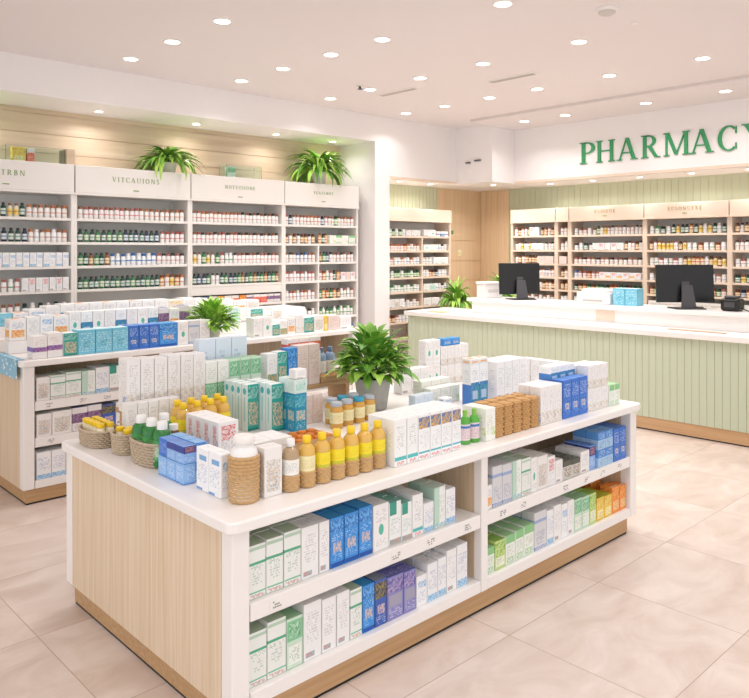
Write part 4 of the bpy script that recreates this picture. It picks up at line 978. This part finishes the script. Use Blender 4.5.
lw(1, 2, [(T_, ['gn', 'dg', 'br'], .28), (P_, ['bl', 'wl'], .44), (P_, ['wr', 'wn'], .28)])
lw(1, 3, [(T_, ['dg', 'gn', 'dg'], .75), (P_, ['or', 'wo', 'wy'], .25)])
lw(2, 0, [(P_, ['wb', 'wr', 'wo'], .5), (P_, ['wb', 'wn'], .5)])
lw(2, 1, [(P_, ['wb', 'pk', 'wn'], .5), (P_, ['wn', 'wb'], .5)])
lw(2, 2, [(T_, ['wy', 'wb', 'gn'], .3), (P_, ['pk', 'wb', 'wn', 'wg'], .2), (P_, ['wr', 'wb', 'wn'], .5)])
lw(2, 3, [(T_, ['nv', 'gn', 'dg', 'wn'], .45), (T_, ['dg', 'gn', 'br'], .55)])
MID = .56
lw(3, 0, [(P_, ['nv', 'wo', 'wr', 'wb', 'wl'], .55), (P_, ['wr', 'wb', 'gn', 'wo'], .45)])
for r, (a, b) in enumerate((([(P_, ['wn', 'wr', 'wb', 'br'], 1)], [(T_, ['or', 'dg'], .25), (X_, ['white_lime', 'green_mix'], .75, .1, .11)]),
        ([(P_, ['wn', 'wb', 'bl', 'wr'], 1)], [(T_, ['br', 'gn', 'nv'], .3), (P_, ['wn', 'wb', 'wr'], .7)]),
        ([(P_, ['pk', 'wr', 'ww'], 1)], [(P_, ['wr', 'or', 'wg'], .4), (T_, ['dg', 'or'], .2), (X_, ['white_red', 'pink'], .4, .09, .1)]),
        ([(P_, ['ww', 'wr', 'wo'], 1)], [(T_, ['gn', 'or', 'br'], .6), (P_, ['wg', 'wr'], .4)]),
        ([(P_, ['wn', 'ww', 'wg'], 1)], [(T_, ['gn', 'wg', 'gn'], .6), (P_, ['wg', 'gw'], .4)]),
        ([(P_, ['wn', 'ww'], 1)], [(T_, ['gn', 'dg', 'br'], .7), (P_, ['bl', 'gw'], .3)]))):
    lw(3, r+1, a, .05, MID-.03, ', narrow half'); lw(3, r+1, b, MID+.03, None, ', broad half')
# dark fruit-coloured packets and boxes on the fifth shelf of the third bay
lw(2, 4, [(X_, ['plum', 'red', 'dark_blue', 'orange'], 1, .1, .1)])

J_, Y_ = 'medicine_jar', 'syrup_bottle'
def rw_(row, half, segs):
    xa, xb = (.05, .93) if half == 0 else (.99, 1.55)
    fill((7.18, 7.55), 0, RS_[row], xa, xb, segs, f'{SHN[row]} shelf, {"pillar" if half == 0 else "wood"} side of recess unit', 'packages in the recess shelving')
RD = [([(J_, ['gw', 'wg'], .35), (J_, ['gn', 'ww'], .3), (X_, ['white_plain'], .35, .1, .09)], [(X_, ['white_plain', 'white_mark'], .5, .12, .1), (X_, ['purple_mark', 'blue_foot'], .5, .1, .08)]),
      ([(J_, ['wo', 'wg', 'wr', 'or'], 1)], [(X_, ['white_mark', 'white_plain'], .5, .15, .09), (J_, ['ww', 'wl', 'wn'], .5)]),
      ([(J_, ['wl', 'wo', 'ww'], 1)], [(J_, ['ww'], .4), (X_, ['white_plain'], .6, .13, .1)]),
      ([(J_, ['gn', 'wg', 'gn'], 1)], [(J_, ['br', 'or', 'nv', 'ww'], 1)]),
      ([(J_, ['ww', 'gw', 'wg'], 1)], [(X_, ['white_plain', 'mint'], .5, .12, .1), (J_, ['wl', 'ww', 'wn'], .5)]),
      ([(X_, ['white_plain', 'white_grey'], .6, .1, .12), (J_, ['wb', 'ww'], .4)], [(X_, ['white_plain'], .6, .13, .11), (J_, ['wl', 'ww'], .4)]),
      ([(J_, ['or', 'br', 'wr'], .5), (J_, ['ww'], .5)], [(J_, ['ww', 'wb'], 1)])]
for r, (a, b) in enumerate(RD): rw_(r, 0, a); rw_(r, 1, b)
BS = [2.004, 1.785, 1.58, 1.38, 1.195, 1.005]
def bw_(row, u, segs, xa=.05, xb=None):
    a, b = ((7.014, 6.196), (6.196, 5.968), (5.968, 4.808), (4.808, 3.693), (3.693, 2.55))[u]
    fill((9.6, a), -PI/2, BS[row], xa, xb or a-b-.05, segs, f'{SHN[row]} shelf, {nth(u)} unit behind counter', 'packages behind the counter')
for r, rows in enumerate((
    ([(Y_, ['wr', 'br', 'wo'], .4), (X_, ['white_red', 'pale_blue'], .25, .1, .13), (Y_, ['br', 'or', 'wr'], .35)], [(Y_, ['wr', 'wb'], 1)], [(J_, ['ww', 'wb', 'wr'], .35), (Y_, ['gn', 'wb', 'wy'], .15), (Y_, ['wr', 'wn', 'wb'], .5)], [(J_, ['ww', 'gw', 'dg'], .3), (Y_, ['ww', 'dg', 'wy', 'or'], .7)], [(Y_, ['br', 'wn'], 1)]),
    ([(Y_, ['wn', 'wb', 'wy'], .45), (X_, ['white_plain'], .3, .12, .1), (Y_, ['wn', 'wb'], .25)], [(Y_, ['wr', 'ww'], 1)], [(J_, ['wn', 'ww', 'dg'], .3), (X_, ['white_plain', 'white_red'], .45, .09, .1), (Y_, ['br', 'wn', 'wr'], .25)], [(Y_, ['wr', 'br', 'or', 'wy'], .5), (J_, ['ww', 'wg', 'or'], .5)], [(Y_, ['wn', 'wr'], 1)]),
    ([(Y_, ['or', 'wb', 'wn', 'br'], .6), (X_, ['pink'], .4, .12, .11)], [(X_, ['pink', 'white_red'], 1, .09, .11)], [(J_, ['wr', 'wb', 'wn'], 1)], [(J_, ['ww', 'wg', 'pk'], .45), (Y_, ['wy', 'ww', 'or', 'br'], .55)], [(J_, ['ww', 'wr'], 1)]),
    ([(Y_, ['wo', 'bl', 'wr'], 1)], [(Y_, ['br', 'wr'], 1)], [(J_, ['wr', 'bl', 'or', 'pk'], .4), (X_, ['white_red', 'orange_mark'], .6, .09, .09)], [(J_, ['ww', 'wr'], 1)], [(J_, ['dg', 'wy', 'gn'], 1)]),
    ([(Y_, ['br', 'or', 'wb'], 1)], [(Y_, ['br', 'or'], 1)], [(J_, ['br', 'dg', 'or', 'gn'], 1)], [(J_, ['or', 'gn', 'wr'], 1)], [(J_, ['br', 'nv', 'or'], 1)]),
    ([(J_, ['ww', 'wb'], 1)], [(J_, ['ww'], 1)], [(J_, ['wg', 'ww', 'gn'], .5), (X_, ['white_plain'], .5, .15, .1)], [(X_, ['white_grey'], 1, .2, .1)], [(X_, ['white_plain'], 1, .2, .1)]))):
    for u, sg in enumerate(rows): bw_(r, u, sg, .05, .45 if u == 4 else None)

# on top of the left wall shelving
plant(4.06, 7.66, 2.646, .44, .22, 'arching fern-like plant on the shelving above the second header', (.10, .12), POTW, 120, .06, 21, droop=2.0, back=.31, sill=-.19)
plant(6.24, 7.66, 2.646, .52, .34, 'largest arching plant on the shelving beside the pillar', (.10, .17), POTW, 130, .062, 33, droop=2.1, back=.31, sill=-.19)
plant(1.95, 7.66, 2.646, .34, .26, 'arching plant on the shelving cut off by the edge', (.10, .12), POTW, 110, .06, 41, droop=2.0, back=.31, sill=-.19)
def case(x, w, label, inner):
    t = thing('acrylic_case', (x, 7.62, 2.646), label, 'display case', 'clear cases on the shelving')
    m = MB(); h = .165
    m.box(0, w, 0, .004, .0005, h); m.box(0, w, .16, .164, .0005, h); m.box(0, .004, .0045, .1595, .0005, h); m.box(w-.004, w, .0045, .1595, .0005, h)
    m.build('panes', GLASS, t)
    f = MB(); f.box(0, w, -.003, .0, h-.006, h); f.build('rim', mat('rim_grey', '#B9B2A6', .4), t)
case(2.34, .56, 'clear acrylic case with colourful booklets over the first header', 0)
case(4.80, .50, 'clear acrylic case with a green box over the third header', 0)
carton('yellow', (.13, .06, .15), 2.48, 7.70, 2.646, 'yellow booklet box inside the clear case over the first header', 'boxes in clear cases', 'booklet_box', 'box')
carton('red', (.07, .06, .15), 2.59, 7.70, 2.646, 'red and white booklet box inside the clear case', 'boxes in clear cases', 'booklet_box', 'box')
carton('green', (.11, .06, .14), 4.90, 7.70, 2.646, 'green booklet box inside the clear case over the third header', 'boxes in clear cases', 'booklet_box', 'box')
t = thing('wooden_block', (2.92, 7.62, 2.646), 'plain wooden end block beside the clear case over first header', 'block')
MB().box(0, .09, 0, .2, .0005, .17).build('block', WALLWOOD, t, bevel=.004)

# ------------------------------------------------------------------ counter
CA = math.radians(2.0)
CT = thing('service_counter', (7.09, 2.54, 0), 'long sage green panelled service counter with white top', 'counter', rz=CA)
def cw(lx, ly, z=0): return (7.09+lx*math.cos(CA)-ly*math.sin(CA), 2.54+lx*math.sin(CA)+ly*math.cos(CA), z)
Y0, Y1 = -2.2, 4.16
MB().box(.01, .76, Y0, Y1-.01, .013, .13).build('plinth', PLINTHY, CT)
MB().box(.013, .757, Y0, Y1-.013, 0, .0128).build('base_strip', BLACK, CT)  # dark line along the counter foot, a contact shadow put in as colour
MB().box(.014, .76, Y0, Y1-.012, .1305, .944).build('carcass', SAGE, CT)
f = MB(); y = Y0
while y < Y1-.02: f.box(0, .0135, y, min(y+.068, Y1-.01), .1305, .944); y += .07
f.build('fluted_front', SAGE, CT, bevel=.003)
f = MB(); x = .0
while x < .7: f.box(x, x+.068, Y1-.0115, Y1, .1305, .944); x += .07
f.build('fluted_end', SAGE, CT)
MB().box(-.05, .8, Y0, Y1+.03, .945, 1.0).build('worktop', LAM, CT, bevel=.006)
MB().box(.38, .78, Y0, 3.42, 1.0005, 1.144).build('upstand', LAM, CT, bevel=.003)
MB().box(.33, .84, Y0, 3.47, 1.1445, 1.185).build('ledge', LAM, CT, bevel=.005)
for a, b in ((1.5, 1.72),): MB().box(.376, .3795, a, b, 1.02, 1.13).build('access_panel', CREAM, CT)
LZ = 1.1855
def monitor(lx, ly, rz, w, h, label):
    t = thing('computer_monitor', cw(lx, ly, LZ), label, 'monitor', 'monitors on the counter', rz)
    # seen from behind; local -y is the back
    b = MB(); b.box(-w/2, w/2, -.02, .02, 0, h)
    o = b.build('housing', BLACK, t, bevel=.006, loc=(0, 0, .062)); o.rotation_euler = (math.radians(-4), 0, 0)
    s = MB().box(-w/2+.012, w/2-.012, .0203, .0215, .014, h-.012).build('screen', mat('screen_dark', '#0C0D10', .15), o)
    pl = MB().box(-.04, .04, -.026, -.0203, h*.35, h*.55).build('mount_plate', DGREY, o, bevel=.003)
    m = MB()
    m.v += [(-.075,-.10,.012),(.075,-.10,.012),(.075,-.075,.012),(-.075,-.075,.012),(-.055,-.05,h*.62),(.055,-.05,h*.62),(.055,-.03,h*.62),(-.055,-.03,h*.62)]
    for q in ((0,3,2,1),(4,5,6,7),(0,1,5,4),(1,2,6,5),(2,3,7,6),(3,0,4,7)): m.f.append(q); m.m.append(0)
    m.build('neck', DGREY, t, bevel=.004)
    MB().box(-.15, .15, -.16, .1, .0005, .0115).build('foot', mat('foot_grey', '#3A3A3D', .4), t, bevel=.004)
    m = MB(); m.tube([(.03, .0, .1), (.07, .03, .05), (.12, .0, .014), (.2, .02, .008)], .006).build('cable', BLACK, t, True)
monitor(.56, 2.83, math.radians(-32), .52, .38, 'black computer monitor seen from behind beside the white container')
monitor(.57, .82, math.radians(-42), .60, .39, 'larger black computer monitor seen from behind beside the card terminal')
# local frames facing the shop
t = thing('storage_container', cw(.56, 3.28, LZ), 'white lidded container on the counter ledge end', 'container', rz=CA-.5)
MB().prism([(-.13, -.11), (.13, -.11), (.13, .11), (-.13, .11)], .0005, .17).build('tub', LAM, t, bevel=.012)
MB().box(-.138, .138, -.118, .118, .1705, .2).build('lid', WHITE, t, bevel=.008)
MB().box(-.07, .07, -.112, -.1105, .07, .11).build('label', mat('soft_grey', '#D9D6D4', .5), t)
t = thing('desk_printer', cw(.58, 1.80, LZ), 'low white printer box on the counter beside the blue carton', 'printer', rz=CA-PI/2)
MB().box(-.2, .2, -.13, .15, .0005, .13).build('body', LAM, t, bevel=.012)
MB().box(-.16, .16, -.09, .12, .1305, .165).build('lid', WHITE, t, bevel=.01)
MB().box(-.12, .12, -.1345, -.1305, .03, .05).build('paper_slot', mat('slot_grey', '#C9C4C0', .5), t)
for k, (dx, lab) in enumerate(((0.085, 'blue patterned carton on the counter ledge, nearer the printer'), (-.055, 'blue patterned carton on the counter ledge, nearer the monitor'))):
    o = carton('aqua', (.135, .16, .185), 0, 0, 0, lab, 'blue cartons on the counter', jig=0); o.location = cw(.56, 1.42+dx, LZ+.0005); o.rotation_euler = (0, 0, CA-PI/2)
t = thing('card_terminal', cw(.58, .36, LZ), 'black payment terminal with cable on the counter beside the monitor', 'terminal', rz=CA-PI/2)
MB().prism([(-.09, -.08), (.09, -.08), (.09, .1), (-.09, .1)], .0005, .125).build('body', BLACK, t, bevel=.03, segs=4)
MB().box(-.06, .06, -.06, .06, .1255, .15).build('paper_cover', DGREY, t, bevel=.012)
MB().box(-.05, .05, -.0825, -.0803, .04, .09).build('front_panel', DGREY, t)
MB().tube([(.09, .0, .03), (.16, -.03, .008), (.3, .02, .008), (.45, 0, .008)], .006).build('cable', BLACK, t, True)
t = thing('notepad', cw(.12, 3.75, 1.0005), 'small tan notepad lying on the counter end', 'notepad')
MB().box(-.09, .09, -.12, .12, .0005, .008).build('pages', mat('tan_paper', '#D9B88E', .7), t)
t = thing('counter_sign_holder', cw(.16, .55, 1.0005), 'thin tan strip lying on the white counter top', 'strip')
MB().box(-.03, .03, -.28, .28, .0005, .006).build('strip', mat('strip_tan', '#C9A98C', .6), t)

# planters behind the counter end
for x, y, sd, l in ((8.20, 6.95, 51, 'leafy floor plant in tall pot by the recess shelves'), (8.60, 6.44, 57, 'leafy floor plant in tall pot behind the white container')):
    plant(x, y, 0, .30, .44, l, (.13, 1.08 if sd == 57 else .98), POTW, 90, .055, sd, droop=1.7, group='floor plants behind the counter')
# little notices on the wood wall
for z, h, w, x, l, c in ((2.04, .06, .05, 9.22, 'tiny green tag on the tan wood wall', '#6FA36A'), (1.69, .10, .09, 9.40, 'small white and yellow notice on the tan wood wall', '#F1EBC9')):
    t = thing('wall_notice', (x, 7.898, z), l, 'notice'); MB().box(-w/2, w/2, -.004, -.0005, 0, h).build('card', mat('notice_'+c, c, .6), t)
    if h > .08: MB().box(-w/2+.015, 0, -.0052, -.0042, .02, .05).build('yellow_patch', YCAP, t)

# ------------------------------------------------------------------ world, render look
w = bpy.data.worlds.new('world'); S.world = w; w.use_nodes = True
b = w.node_tree.nodes['Background']; b.inputs[0].default_value = (.97, .985, 1, 1); b.inputs[1].default_value = 1.32
S.view_settings.view_transform = 'Standard'; S.view_settings.look = 'None'; S.view_settings.gamma = 1; S.view_settings.exposure = 0
S.cycles.max_bounces = 8
print('COUNTS', CN, COUNT)
